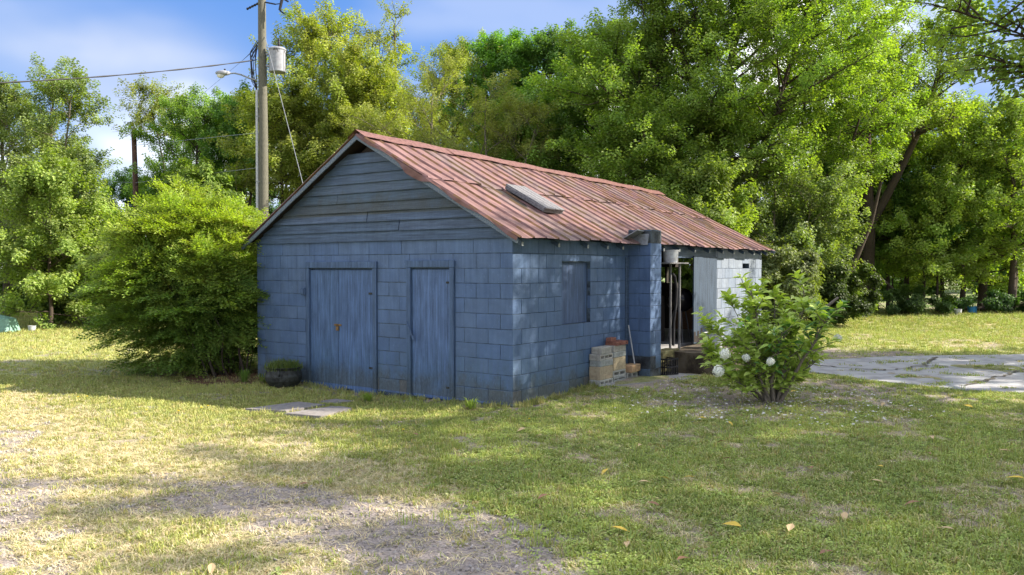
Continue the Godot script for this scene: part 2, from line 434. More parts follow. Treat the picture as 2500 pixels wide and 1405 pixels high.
func make_woods() -> void:
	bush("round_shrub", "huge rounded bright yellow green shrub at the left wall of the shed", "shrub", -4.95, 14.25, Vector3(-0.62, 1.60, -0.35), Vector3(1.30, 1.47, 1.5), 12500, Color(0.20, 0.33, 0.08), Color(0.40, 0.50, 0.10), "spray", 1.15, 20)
	bush("round_tree", "bright green dome shaped tree just above the big round shrub", "tree", -11.2, 30.0, Vector3(0, 3.75, 0), Vector3(1.65, 1.85, 1.5), 4600, Color(0.17, 0.28, 0.07), Color(0.27, 0.38, 0.09), "broad", 0.85, 9, "trees round the yard")
	# low growth along the edge of the woods
	bush("bush", "bright green bush at far left behind the pump cover", "bush", -13.6, 26.5, Vector3(0, 1.5, 0), Vector3(1.9, 1.6, 1.2), 3200, Color(0.15, 0.24, 0.045), Color(0.24, 0.31, 0.06), "broad", 0.9, 8)
	bush("bush", "bushy growth left of the huge round shrub", "bush", -11.0, 27.0, Vector3(0, 1.8, 0), Vector3(1.9, 2.0, 1.2), 3800, Color(0.15, 0.24, 0.045), Color(0.22, 0.30, 0.06), "broad", 0.9, 8)
	bush("bush", "dark underbrush behind the small white bucket", "bush", -13.0, 28.2, Vector3(0, 0.8, 0), Vector3(3.2, 1.0, 0.8), 2200, Color(0.06, 0.09, 0.03), Color(0.10, 0.13, 0.04), "small", 1.2, 10)
	bush("bush", "underbrush hidden behind the left of the round shrub", "bush", -8.0, 29.0, Vector3(0, 1.4, 0), Vector3(3.2, 1.8, 1.0), 3000, Color(0.09, 0.15, 0.035), Color(0.16, 0.22, 0.05), "small", 1.3, 10)
	bush("bush", "pale leafed bush right of the shed end wall", "bush", 8.1, 26.0, Vector3(0, 1.4, 0), Vector3(1.6, 1.5, 1.0), 3000, Color(0.17, 0.22, 0.09), Color(0.24, 0.28, 0.13), "small", 1.3, 8)
	bush("bush", "green bush seen through the open bay of the shed", "bush", 5.5, 27.5, Vector3(0, 1.9, 0), Vector3(2.2, 2.2, 1.0), 3400, Color(0.13, 0.21, 0.04), Color(0.2, 0.28, 0.06), "broad", 1.0, 8)
	bush("bush", "tall bush beyond the open bay, behind the nearer one", "bush", 6.3, 30.0, Vector3(0, 2.2, 0), Vector3(2.4, 2.6, 1.0), 3200, Color(0.11, 0.19, 0.04), Color(0.18, 0.26, 0.06), "broad", 1.1, 8)
	bush("bush", "dark bush behind the flowering shrub", "bush", 10.4, 28.0, Vector3(0, 0.9, 0), Vector3(1.9, 1.1, 1.0), 2200, Color(0.07, 0.11, 0.035), Color(0.11, 0.16, 0.045), "small", 1.2, 8)
	bush("undergrowth_bush", "low dark green undergrowth right of the thick trunk", "bush", 15.0, 32.6, Vector3(0, 0.25, 0), Vector3(2.3, 0.55, 0.7), 1800, Color(0.07, 0.13, 0.04), Color(0.11, 0.18, 0.05), "small", 1.1, 10)
	bush("undergrowth_bush", "low dark green undergrowth before the log pile", "bush", 19.6, 33.2, Vector3(0, 0.18, 0), Vector3(2.6, 0.45, 0.5), 1700, Color(0.06, 0.13, 0.05), Color(0.09, 0.17, 0.06), "small", 1.1, 10)
	bush("undergrowth_bush", "ragged undergrowth left of the thick trunk", "bush", 12.0, 33.0, Vector3(0, 0.5, 0), Vector3(1.6, 0.8, 0.7), 1200, Color(0.08, 0.12, 0.04), Color(0.13, 0.18, 0.05), "small", 1.1, 8)
	var lab := ["far bush at the left end of the row behind the right woods", "far bush second from the left behind the right woods", "far bush in the middle of the row behind the right woods", "far bush second from the right behind the right woods", "far bush at the right end of the row behind the right woods", "far bush behind the trunks at the far left"]
	var far := [[14.0, 47.0], [18.5, 45.5], [22.5, 47.5], [26.5, 45.0], [30.0, 47.0], [-21.0, 36.0]]
	for i in far.size():
		bush("far_bush", lab[i], "bush", far[i][0], far[i][1], Vector3(0, 2.4, 0), Vector3(3.0, 3.0, 1.0), 2600, Color(0.13, 0.23, 0.05), Color(0.22, 0.33, 0.07), "broad", 1.5, 6, "bushes behind the woods")
	# saplings whose thin trunks stand against the light
	var k := 0
	for q in [[13.3, 36.0, 5.5, 1.3], [15.2, 35.5, 5.0, 1.4], [16.4, 36.2, 6.0, 1.5], [17.3, 35.0, 5.0, 1.3], [18.9, 36.5, 5.6, 1.5], [20.4, 36.0, 6.5, 1.6], [21.2, 35.2, 6.0, 1.5], [12.2, 35.0, 5.0, 1.2], [14.2, 37.0, 6.0, 1.4]]:
		tree("sapling", ["thin sapling just right of the thick dark trunk", "thin sapling in the lit gap between trunks", "dark stemmed sapling right of the lit gap", "sapling behind the low dark undergrowth", "sapling left of the log pile", "stout young trunk behind the log pile", "twin dark trunk at the right end of the log pile", "sapling left of the thick dark trunk", "sapling behind the others in the right woods"][k], "tree", q[0], q[1], q[2], q[2] * 0.45, q[3], "mid" if k % 3 else "dark", Vector2(rr(-0.5, 0.5), 0), 10, "saplings at the wood edge", 1.9 if k in [5, 6] else 1.0, 0)
		k += 1
	var lt := MB.new()
	lt.tube([Vector3(0, -0.1, 0), Vector3(1.0, 1.9, 0), Vector3(1.7, 3.6, 0), Vector3(2.0, 5.2, 0.2)], [0.15, 0.12, 0.09, 0.05], 8)
	var lo := put("leaning_tree", lt.mesh(), M["bark"])
	lo.position = Vector3(12.1, gh(12.1, 32.0), -32.0)
	tag(lo, "bare dark trunk leaning across behind the flowering shrub", "tree trunk")
	var lb := MB.new()
	lb.tube([Vector3(0, 2.2, 0), Vector3(1.3, 0.9, 0.2), Vector3(2.3, 0.12, 0.3)], [0.04, 0.06, 0.08], 7)
	var lbo := put("fallen_branch", lb.mesh(), M["bark"])
	lbo.position = Vector3(14.1, gh(14.1, 33.6), -33.6)
	tag(lbo, "dead branch propped against the thick dark trunk", "branch")
	# the trees beyond the right edge that shade the front of the yard
	tree("shade_tree", "near tree whose leafy branch hangs into the top right corner", "tree", 12.4, 12.4, 9.4, 3.6, 2.9, "thin", Vector2.ZERO, 20, "shade trees right of the yard", 1.2, 0, [[0.40, Vector3(-5.9, 5.6, 0.0)], [0.40, Vector3(-5.2, 4.9, 0.7)], [0.5, Vector3(-4.6, 5.7, 0.3)]])
	tree("shade_tree", "shade tree out of view beyond the paved slab", "tree", 17.6, 15.8, 8.2, 2.0, 3.5, "elm", Vector2.ZERO, 30, "shade trees right of the yard", 1.1, 0)
	tree("shade_tree", "tall shade tree out of view to the right of the yard", "tree", 14.5, 7.8, 11.0, 2.0, 4.6, "shade", Vector2.ZERO, 34, "shade trees right of the yard", 1.3, 1)
	tree("shade_tree", "shade tree out of view, right of the camera", "tree", 14.8, 2.2, 10.4, 2.0, 4.4, "shade", Vector2.ZERO, 32, "shade trees right of the yard", 1.3, 1)
	tree("tall_tree", "tall loose leafed tree at the far left, its narrow top just under the service cable", "tree", -16.40, 29.0, 8.80, 0.88, 1.11, "loose", Vector2(0.6, 0), 30, "trees round the yard", 1.0, 1)
	tree("tall_tree", "tall pale green tree cut by the left edge of the picture", "tree", -18.29, 30.0, 8.37, 1.15, 1.70, "loose", Vector2(0, 0), 26, "trees round the yard", 1, 0)
	tree("tree", "slender light green tree right of the tallest one at far left", "tree", -14.45, 27.0, 5.33, 0.40, 0.96, "loose", Vector2(0.3, 0), 22, "trees round the yard", 0.9, 0)
	tree("tree", "bright green tree in front of the tall loose trees, far left", "tree", -13.89, 25.0, 4.57, 0.40, 1.17, "bright", Vector2(0, 0), 22, "trees round the yard", 0.8, 0)
	tree("tree", "low dark tree far off behind the bare brown pole", "tree", -23.11, 50.0, 6.86, 2.19, 1.84, "dark", Vector2(0, 0), 16, "trees round the yard", 0.9, 0)
	tree("leaning_tree", "thin leaning tree with a small round top against the open sky", "tree", -17.00, 42.0, 10.55, 8.63, 1.24, "airy", Vector2(-1.2, 0), 12, "trees round the yard", 0.6, 0)
	tree("tree", "green tree behind the bright dome shaped one", "tree", -14.76, 39.0, 9.35, 4.40, 2.30, "mid", Vector2(0, 0), 20, "trees round the yard", 1, 0)
	tree("tree", "dark leafed tree directly behind the utility pole", "tree", -12.38, 38.0, 9.38, 4.34, 2.06, "dark", Vector2(0.4, 0), 20, "trees round the yard", 1, 1)
	tree("tall_tree", "tall yellow green tree right of the transformer", "tree", -8.11, 34.0, 11.66, 4.40, 2.67, "yellow", Vector2(0, 0), 32, "trees round the yard", 1, 1)
	tree("tree", "yellow green tree in front of the tall one, left of the roof peak", "tree", -8.81, 32.0, 8.50, 4.56, 1.57, "yellow", Vector2(0, 0), 20, "trees round the yard", 0.9, 0)
	tree("airy_tree", "airy open branched tree with thin foliage rising above the roof peak", "tree", -5.18, 37.0, 13.27, 7.18, 2.09, "airy", Vector2(0, 0), 16, "trees round the yard", 1, 2)
	tree("tree", "yellow green tree right above the roof peak", "tree", -5.66, 32.0, 8.89, 4.56, 1.81, "yellow", Vector2(0, 0), 24, "trees round the yard", 0.9, 0)
	tree("feathery_tree", "feathery pale yellow tree above the front part of the roof", "tree", -2.78, 29.0, 8.44, 4.45, 1.85, "feather", Vector2(0, 0), 22, "trees round the yard", 0.8, 2)
	tree("feathery_tree", "feathery yellow tree with bare pale stems, right of the larger feathery one", "tree", -0.89, 28.0, 8.00, 4.49, 1.17, "feather", Vector2(0, 0), 18, "trees round the yard", 0.7, 3)
	tree("tree", "yellow green tree top between the airy tree and the dark round one", "tree", -2.82, 41.0, 12.50, 6.96, 1.91, "yellow", Vector2(0, 0), 18, "trees round the yard", 1, 0)
	tree("dark_tree", "rich dark green round topped tree left of the great spreading tree", "tree", -0.45, 37.0, 11.76, 5.54, 1.73, "rich", Vector2(0, 0), 26, "trees round the yard", 1, 0)
	tree("dark_tree", "dark tree close against the left side of the great spreading tree", "tree", 1.63, 35.0, 11.36, 5.34, 1.89, "dark", Vector2(0, 0), 26, "trees round the yard", 1, 0)
	tree("tree", "shaded olive green tree just above the middle of the roof ridge", "tree", 0.52, 30.0, 7.05, 4.39, 1.62, "mid", Vector2(0, 0), 22, "trees round the yard", 0.8, 0)
	tree("great_tree", "great spreading tree over the roof, leaning limbs to the left", "tree", 7.10, 28.0, 11.79, 5.04, 3.44, "elm", Vector2(-2.2, 0), 34, "trees round the yard", 1.5, 2)
	tree("great_tree", "great spreading tree with stout dark trunk above the far end of the roof", "tree", 7.10, 29.0, 13.00, 5.16, 3.85, "elm", Vector2(1.0, 0), 36, "trees round the yard", 1.6, 2)
	tree("tree", "green tree under the left side of the great spreading tree", "tree", 3.24, 30.0, 8.96, 4.54, 2.21, "mid", Vector2(0, 0), 26, "trees round the yard", 0.9, 0)
	tree("tree", "low drooping green tree close behind the roof ridge far end", "tree", 3.96, 26.0, 6.09, 3.53, 1.60, "elm", Vector2(0, 0), 24, "trees round the yard", 0.7, 0)
	tree("small_tree", "small bright leafed tree just beyond the far roof slope", "tree", 5.72, 25.0, 4.33, 2.97, 0.88, "bright", Vector2(0, 0), 18, "trees round the yard", 0.5, 0)
	tree("grey_tree", "grey green fine leafed tree right of the shed end", "tree", 8.81, 28.0, 5.46, 1.19, 1.72, "grey", Vector2(0, 0), 24, "trees round the yard", 0.8, 2)
	tree("tall_tree", "tall light green tree right of the great spreading one", "tree", 10.82, 31.0, 10.73, 4.48, 2.13, "elm", Vector2(0, 0), 28, "trees round the yard", 1.1, 1)
	tree("dark_trunk_tree", "tall tree on a thick dark trunk at the right edge of the lawn", "tree", 14.67, 34.5, 12.79, 6.14, 2.37, "open", Vector2(0, 0), 30, "trees round the yard", 2.0, 1)
	tree("tree", "light green tree right of the thick dark trunk", "tree", 17.55, 37.0, 8.82, 2.09, 2.73, "open", Vector2(0, 0), 26, "trees round the yard", 0.9, 0)
	tree("tree", "yellow green tree under the gap of sky at right", "tree", 18.93, 35.0, 8.18, 1.90, 2.06, "open", Vector2(0, 0), 24, "trees round the yard", 0.9, 0)
	tree("dark_tree", "dark leafed tree at the right edge of the picture", "tree", 20.48, 34.0, 8.25, 2.06, 2.01, "open", Vector2(0, 0), 26, "trees round the yard", 1.2, 0)
	tree("tree", "shaded tree between the shed end and the thick dark trunk", "tree", 14.55, 37.0, 7.73, 2.09, 2.18, "open", Vector2(0, 0), 24, "trees round the yard", 0.7, 0)
	tree("young_tree", "low shaded young tree beside the thick dark trunk", "tree", 17.15, 37.5, 4.30, 1.17, 2.03, "open", Vector2(0, 0), 20, "trees round the yard", 0.5, 0)
	tree("young_tree", "dark low branched young tree in the middle of the right woods", "tree", 17.38, 34.0, 4.90, 1.23, 1.84, "open", Vector2(0, 0), 22, "trees round the yard", 0.7, 0)
	tree("dark_tree", "dark low crowned tree behind the log pile", "tree", 20.35, 36.0, 4.91, 1.19, 1.77, "open", Vector2(0, 0), 22, "trees round the yard", 1.3, 0)
	tree("small_tree", "small grey green tree behind the flowering shrub", "tree", 10.55, 29.0, 3.73, 0.45, 1.28, "grey", Vector2(0, 0), 20, "trees round the yard", 0.6, 0)
	tree("far_tree", "distant woodland tree behind the leaning tree", "tree", -19.67, 50.0, 9.81, 0.96, 2.58, "mid", Vector2(0, 0), 20, "distant trees behind the yard", 1, 0)
	tree("far_tree", "distant woodland tree behind the dome shaped tree", "tree", -16.92, 51.0, 10.72, 0.94, 2.63, "yellow", Vector2(0, 0), 20, "distant trees behind the yard", 1, 0)
	tree("far_tree", "distant woodland tree behind the utility pole", "tree", -14.06, 52.0, 11.92, 0.93, 2.68, "elm", Vector2(0, 0), 20, "distant trees behind the yard", 1, 0)
	tree("far_tree", "distant woodland tree behind the tall yellow green tree", "tree", -10.94, 53.0, 11.33, 0.91, 2.74, "dark", Vector2(0, 0), 20, "distant trees behind the yard", 1, 0)
	tree("far_tree", "distant woodland tree behind the airy tree", "tree", -7.70, 54.0, 10.98, 0.89, 2.79, "mid", Vector2(0, 0), 20, "distant trees behind the yard", 1, 0)
	tree("far_tree", "distant woodland tree behind the larger feathery tree", "tree", -4.33, 55.0, 11.42, 0.88, 2.84, "yellow", Vector2(0, 0), 20, "distant trees behind the yard", 1, 0)
	tree("far_tree", "distant woodland tree behind the dark round topped tree", "tree", -1.10, 56.0, 11.87, 0.86, 2.89, "elm", Vector2(0, 0), 20, "distant trees behind the yard", 1, 0)
	tree("far_tree", "distant woodland tree behind the dark tree over mid roof", "tree", 2.24, 57.0, 12.33, 0.84, 2.94, "dark", Vector2(0, 0), 20, "distant trees behind the yard", 1, 0)
	tree("far_tree", "distant woodland tree left of the great tree", "tree", 5.70, 58.0, 13.94, 0.83, 2.99, "mid", Vector2(0, 0), 20, "distant trees behind the yard", 1, 0)
	tree("far_tree", "distant woodland tree behind the leaning limbs of the great tree", "tree", 7.87, 50.0, 13.50, 0.96, 2.58, "yellow", Vector2(0, 0), 20, "distant trees behind the yard", 1, 0)
	tree("far_tree", "distant woodland tree behind the stout trunk of the great tree", "tree", 11.03, 51.0, 14.23, 0.94, 2.63, "elm", Vector2(0, 0), 20, "distant trees behind the yard", 1, 0)
	tree("far_tree", "distant woodland tree right of the great tree", "tree", 14.32, 52.0, 13.45, 0.93, 2.68, "dark", Vector2(0, 0), 20, "distant trees behind the yard", 1, 0)
	tree("far_tree", "distant woodland tree behind the tall light green tree", "tree", 17.72, 53.0, 12.63, 0.91, 2.74, "mid", Vector2(0, 0), 20, "distant trees behind the yard", 1, 0)
	tree("far_tree", "distant woodland tree behind the shaded tree", "tree", 21.24, 54.0, 12.57, 0.89, 2.79, "yellow", Vector2(0, 0), 20, "distant trees behind the yard", 1, 0)
	tree("far_tree", "distant woodland tree behind the thick dark trunk", "tree", 24.88, 55.0, 11.96, 0.88, 2.84, "elm", Vector2(0, 0), 20, "distant trees behind the yard", 1, 0)
	tree("far_tree", "distant woodland tree beneath the gap of sky", "tree", 28.63, 56.0, 10.77, 0.86, 2.89, "dark", Vector2(0, 0), 20, "distant trees behind the yard", 1, 0)
	tree("far_tree", "distant woodland tree at the right edge of the woods", "tree", 32.51, 57.0, 10.93, 0.84, 2.94, "mid", Vector2(0, 0), 20, "distant trees behind the yard", 1, 0)
	tree("far_tree", "distant woodland tree beyond the right edge", "tree", 36.50, 58.0, 11.95, 0.83, 2.99, "yellow", Vector2(0, 0), 20, "distant trees behind the yard", 1, 0)
	tree("far_tree", "distant woodland tree behind the tallest left tree", "tree", -29.25, 50.0, 7.35, 0.96, 2.58, "elm", Vector2(0, 0), 20, "distant trees behind the yard", 1, 0)
	tree("far_tree", "distant woodland tree behind the slender left tree", "tree", -27.08, 51.0, 5.21, 0.94, 2.63, "dark", Vector2(0, 0), 20, "distant trees behind the yard", 1, 0)

class MB:
	var v := PackedVector3Array()
	var n := PackedVector3Array()
	var c := PackedColorArray()
	func tri(a: Vector3, b: Vector3, d: Vector3, col := Color.WHITE) -> void:
		var k := (d - a).cross(b - a).normalized()
		v.append(a); v.append(b); v.append(d)
		n.append(k); n.append(k); n.append(k)
		c.append(col); c.append(col); c.append(col)
	func tri_out(a: Vector3, b: Vector3, d: Vector3, o: Vector3, col := Color.WHITE) -> void:
		if (d - a).cross(b - a).dot(o) >= 0.0:
			tri(a, b, d, col)
		else:
			tri(a, d, b, col)
	func quad_out(a: Vector3, b: Vector3, d: Vector3, e: Vector3, o: Vector3, col := Color.WHITE) -> void:
		tri_out(a, b, d, o, col)
		tri_out(a, d, e, o, col)
	func tri_s(a: Vector3, b: Vector3, d: Vector3, x: Vector3, y: Vector3, z: Vector3, col := Color.WHITE) -> void:
		if (d - a).cross(b - a).dot(x + y + z) >= 0.0:
			v.append(a); v.append(b); v.append(d)
			n.append(x); n.append(y); n.append(z)
		else:
			v.append(a); v.append(d); v.append(b)
			n.append(x); n.append(z); n.append(y)
		c.append(col); c.append(col); c.append(col)
	func box(xf: Transform3D, size: Vector3, ch := 0.0, col := Color.WHITE) -> void:
		var h := size * 0.5
		if ch <= 0.0:
			for ax in 3:
				for s: float in [-1.0, 1.0]:
					var q := []
					for k: Vector2 in [Vector2(-1, -1), Vector2(1, -1), Vector2(1, 1), Vector2(-1, 1)]:
						var p := Vector3.ZERO
						p[ax] = s * h[ax]
						p[(ax + 1) % 3] = k.x * h[(ax + 1) % 3]
						p[(ax + 2) % 3] = k.y * h[(ax + 2) % 3]
						q.append(xf * p)
					var o := Vector3.ZERO
					o[ax] = s
					quad_out(q[0], q[1], q[2], q[3], xf.basis * o, col)
			return
		var P := func(ax: int, s: Vector3) -> Vector3:
			var p := s * (h - Vector3(ch, ch, ch))
			p[ax] = s[ax] * h[ax]
			return xf * p
		for ax in 3:
			var u := (ax + 1) % 3
			var w := (ax + 2) % 3
			for s: float in [-1.0, 1.0]:
				var q := []
				for k: Vector2 in [Vector2(-1, -1), Vector2(1, -1), Vector2(1, 1), Vector2(-1, 1)]:
					var g := Vector3.ZERO
					g[ax] = s; g[u] = k.x; g[w] = k.y
					q.append(P.call(ax, g))
				var o := Vector3.ZERO
				o[ax] = s
				quad_out(q[0], q[1], q[2], q[3], xf.basis * o, col)
			for s: float in [-1.0, 1.0]:
				for r: float in [-1.0, 1.0]:
					var g := Vector3.ZERO
					g[u] = s; g[w] = r; g[ax] = -1
					var g2 := g
					g2[ax] = 1
					var o := Vector3.ZERO
					o[u] = s; o[w] = r
					quad_out(P.call(u, g), P.call(u, g2), P.call(w, g2), P.call(w, g), xf.basis * o, col)
		for sx: float in [-1.0, 1.0]:
			for sy: float in [-1.0, 1.0]:
				for sz: float in [-1.0, 1.0]:
					var g := Vector3(sx, sy, sz)
					tri_out(P.call(0, g), P.call(1, g), P.call(2, g), xf.basis * g, col)
	func at(p: Vector3, size: Vector3, ch := 0.0, col := Color.WHITE) -> void:
		box(Transform3D(Basis(), p), size, ch, col)
	func span(lo: Vector3, hi: Vector3, ch := 0.0, col := Color.WHITE) -> void:
		box(Transform3D(Basis(), (lo + hi) * 0.5), (hi - lo).abs(), ch, col)
	func beam(a: Vector3, b: Vector3, w: float, h: float, up := Vector3.UP, ch := 0.0, col := Color.WHITE) -> void:
		var z := (b - a).normalized()
		var x := up.cross(z).normalized()
		var y := z.cross(x).normalized()
		box(Transform3D(Basis(x, y, z), (a + b) * 0.5), Vector3(w, h, a.distance_to(b)), ch, col)
	func tube(pts: Array, rad: Array, sides := 6, col := Color.WHITE, caps := true) -> void:
		var m := pts.size()
		var rings := []
		var nrm := []
		var x := Vector3.RIGHT
		for i in m:
			var d: Vector3 = (pts[mini(i + 1, m - 1)] - pts[maxi(i - 1, 0)]).normalized()
			if absf(d.dot(x)) > 0.95:
				x = Vector3.FORWARD if absf(d.z) < 0.9 else Vector3.UP
			x = (x - d * d.dot(x)).normalized()
			var y := d.cross(x)
			var ring := []
			var rn := []
			for k in sides:
				var a := TAU * k / sides
				var o := x * cos(a) + y * sin(a)
				ring.append(pts[i] + o * rad[i])
				rn.append(o)
			rings.append(ring)
			nrm.append(rn)
		for i in m - 1:
			for k in sides:
				var j := (k + 1) % sides
				tri_s(rings[i][k], rings[i + 1][k], rings[i + 1][j], nrm[i][k], nrm[i + 1][k], nrm[i + 1][j], col)
				tri_s(rings[i][k], rings[i + 1][j], rings[i][j], nrm[i][k], nrm[i + 1][j], nrm[i][j], col)
		if caps:
			for e in [0, m - 1]:
				var o: Vector3 = (pts[0] - pts[1]) if e == 0 else (pts[m - 1] - pts[m - 2])
				for k in range(1, sides - 1):
					tri_out(rings[e][0], rings[e][k], rings[e][k + 1], o, col)
	func lathe(p: Vector3, prof: Array, sides := 24, col := Color.WHITE) -> void:
		for i in prof.size() - 1:
			var a: Vector2 = prof[i]
			var b: Vector2 = prof[i + 1]
			var e := b - a
			var nn := Vector2(e.y, -e.x).normalized()
			for k in sides:
				var t0 := TAU * k / sides
				var t1 := TAU * (k + 1) / sides
				var c0 := Vector3(cos(t0), 0, sin(t0))
				var c1 := Vector3(cos(t1), 0, sin(t1))
				var n0 := c0 * nn.x + Vector3(0, nn.y, 0)
				var n1 := c1 * nn.x + Vector3(0, nn.y, 0)
				var q0 := p + c0 * a.x + Vector3(0, a.y, 0)
				var q1 := p + c1 * a.x + Vector3(0, a.y, 0)
				var q2 := p + c1 * b.x + Vector3(0, b.y, 0)
				var q3 := p + c0 * b.x + Vector3(0, b.y, 0)
				if a.x > 0.0001:
					tri_s(q0, q1, q2, n0, n1, n1, col)
				if b.x > 0.0001:
					tri_s(q0, q2, q3, n0, n1, n0, col)
	func ball(p: Vector3, r: Vector3, rings := 8, sides := 12, col := Color.WHITE) -> void:
		for i in rings:
			for k in sides:
				var q := []
				for g in [[i, k], [i + 1, k], [i + 1, k + 1], [i, k + 1]]:
					var e: float = -PI / 2 + PI * g[0] / rings
					var a: float = TAU * g[1] / sides
					q.append(Vector3(cos(e) * cos(a), sin(e), cos(e) * sin(a)))
				if i > 0:
					tri_s(p + q[0] * r, p + q[2] * r, p + q[3] * r, q[0], q[2], q[3], col)
				if i < rings - 1:
					tri_s(p + q[0] * r, p + q[1] * r, p + q[2] * r, q[0], q[1], q[2], col)
	func leaf(p: Vector3, d: Vector3, up: Vector3, ln: float, wd: float, fold: float, droop: float, col: Color) -> void:
		var s := d.cross(up).normalized()
		var u := s.cross(d).normalized()
		var mid := p + d * ln * 0.42
		var tip := p + d * ln - u * droop * ln
		var l := mid + s * wd * 0.5 + u * fold * wd
		var r := mid - s * wd * 0.5 + u * fold * wd
		tri(p, l, tip, col)
		tri(p, tip, r, col)
	func mesh() -> ArrayMesh:
		var a := []
		a.resize(Mesh.ARRAY_MAX)
		a[Mesh.ARRAY_VERTEX] = v
		a[Mesh.ARRAY_NORMAL] = n
		a[Mesh.ARRAY_COLOR] = c
		var m := ArrayMesh.new()
		m.add_surface_from_arrays(Mesh.PRIMITIVE_TRIANGLES, a)
		return m

func rr(a: float, b: float) -> float:
	return rng.randf_range(a, b)

func lin(r: float, g: float, b: float) -> Color:
	return Color(r, g, b).linear_to_srgb()

func numbered(called: String) -> String:
	var k: int = used.get(called, 0)
	used[called] = k + 1
	return called if k == 0 else "%s_%03d" % [called, k]

func tag(o: Node3D, label: String, category: String, group := "") -> Node3D:
	o.set_meta("label", label)
	o.set_meta("category", category)
	if group:
		o.set_meta("group", group)
	return o

func thing(called: String, label: String, category: String, at := Vector3.ZERO, turn := 0.0, group := "") -> Node3D:
	var o := Node3D.new()
	o.name = numbered(called)
	add_child(o)
	o.position = at
	o.rotation.y = turn
	tag(o, label, category, group)
	return o

func put(called: String, mesh: Mesh, m: Material, parent: Node = null) -> MeshInstance3D:
	var o := MeshInstance3D.new()
	o.name = numbered(called) if parent == null else called
	o.mesh = mesh
	o.material_override = m
	o.cast_shadow = GeometryInstance3D.SHADOW_CASTING_SETTING_ON
	if parent == null:
		add_child(o)
	else:
		parent.add_child(o, true)
	return o

func structure(called: String, mesh: Mesh, m: Material) -> MeshInstance3D:
	var o := put(called, mesh, m)
	o.set_meta("kind", "structure")
	return o

func many(called: String, mesh: Mesh, m: Material, buf: PackedFloat32Array, parent: Node = null) -> MultiMeshInstance3D:
	var mm := MultiMesh.new()
	mm.transform_format = MultiMesh.TRANSFORM_3D
	mm.use_colors = true
	mm.mesh = mesh
	mm.instance_count = buf.size() / 16
	mm.buffer = buf
	var o := MultiMeshInstance3D.new()
	o.name = numbered(called) if parent == null else called
	o.multimesh = mm
	o.material_override = m
	o.set_meta("kind", "stuff")
	if parent == null:
		add_child(o)
	else:
		parent.add_child(o, true)
	return o

func push(buf: PackedFloat32Array, b: Basis, p: Vector3, c: Color) -> void:
	buf.append_array(PackedFloat32Array([b.x.x, b.y.x, b.z.x, p.x, b.x.y, b.y.y, b.z.y, p.y, b.x.z, b.y.z, b.z.z, p.z, c.r, c.g, c.b, 1.0]))

func upright(up: Vector3, yaw: float, s: float) -> Basis:
	var y := up.normalized()
	var x := Vector3(cos(yaw), 0.0, sin(yaw))
	x = (x - y * x.dot(y)).normalized()
	return Basis(x * s, y * s, x.cross(y) * s)

func noise_tex(sd: int, freq: float, oct: int, stops: Array, size := 256, kind := FastNoiseLite.TYPE_SIMPLEX_SMOOTH) -> NoiseTexture2D:
	var f := FastNoiseLite.new()
	f.seed = sd
	f.noise_type = kind
	f.frequency = freq
	f.fractal_octaves = oct
	f.fractal_gain = 0.6
	var t := NoiseTexture2D.new()
	t.width = size
	t.height = size
	t.seamless = true
	t.seamless_blend_skirt = 0.25
	t.noise = f
	t.generate_mipmaps = false
	if stops:
		var g := Gradient.new()
		g.offsets = PackedFloat32Array(stops.map(func(s): return s[0]))
		g.colors = PackedColorArray(stops.map(func(s): return s[1]))
		t.color_ramp = g
	return t

func mat(called: String, col: Color, rough: float, tex: Texture2D = null, scale := Vector3.ONE, bump: Texture2D = null, bump_cm := 0.0, world := false, vc := false) -> StandardMaterial3D:
	var m := StandardMaterial3D.new()
	m.resource_name = called
	m.albedo_color = col.linear_to_srgb()
	m.roughness = rough
	m.metallic_specular = 0.35
	m.vertex_color_use_as_albedo = vc
	if tex or bump:
		m.uv1_triplanar = true
		m.uv1_world_triplanar = world
		m.uv1_scale = scale
		m.uv1_triplanar_sharpness = 6.0
	if tex:
		m.albedo_texture = tex
	if bump:
		m.heightmap_enabled = true
		m.heightmap_texture = bump
		m.heightmap_scale = bump_cm
	M[called] = m
	return m

func leaf_mat(called: String, through: Color, rough := 0.5) -> StandardMaterial3D:
	var m := StandardMaterial3D.new()
	m.resource_name = called
	m.albedo_color = Color.WHITE
	m.vertex_color_use_as_albedo = true
	m.roughness = rough
	m.metallic_specular = 0.4
	m.cull_mode = BaseMaterial3D.CULL_DISABLED
	m.backlight_enabled = true
	m.backlight = through
	M[called] = m
	return m

func grey(a: float) -> Color:
	return Color(a, a, a)

# ------------------------------------------------------------------ ground
func sm(a: float, b: float, x: float) -> float:
	var t := clampf((x - a) / (b - a), 0.0, 1.0)
	return t * t * (3.0 - 2.0 * t)

func local(x: float, z: float) -> Vector2:   # (along the shed, out of its long side)
	var d := Vector2(x - SHED.x, z - SHED.y)
	return Vector2(d.dot(SX), d.x * SX.y - d.y * SX.x)

func world_of(t: float, w: float) -> Vector2:
	return Vector2(SHED.x + SX.x * t + SX.y * w, SHED.y + SX.y * t - SX.x * w)

func bell(x: float, z: float, cx: float, cz: float, r: float) -> float:
	return exp(-((x - cx) * (x - cx) + (z - cz) * (z - cz)) / (r * r))

func gh(x: float, z: float) -> float:   # height of the ground; z is the distance ahead of the camera
	var h := -0.02
	h -= 0.10 * bell(x, z, -2.75, 11.9, 1.5)
	h -= 0.03 * bell(x, z, -1.0, 10.6, 1.4)
	h += 0.08 * bell(x, z, 2.0, 13.2, 1.0)
	h -= 0.25 * bell(x, z, 13.0, 27.0, 3.5)
	h += 0.04 * na.get_noise_2d(x * 3.0, z * 3.0) * sm(3.0, 9.0, absf(x) + z * 0.3)
	h += 0.5 * sm(30.0, 90.0, z)
	return h

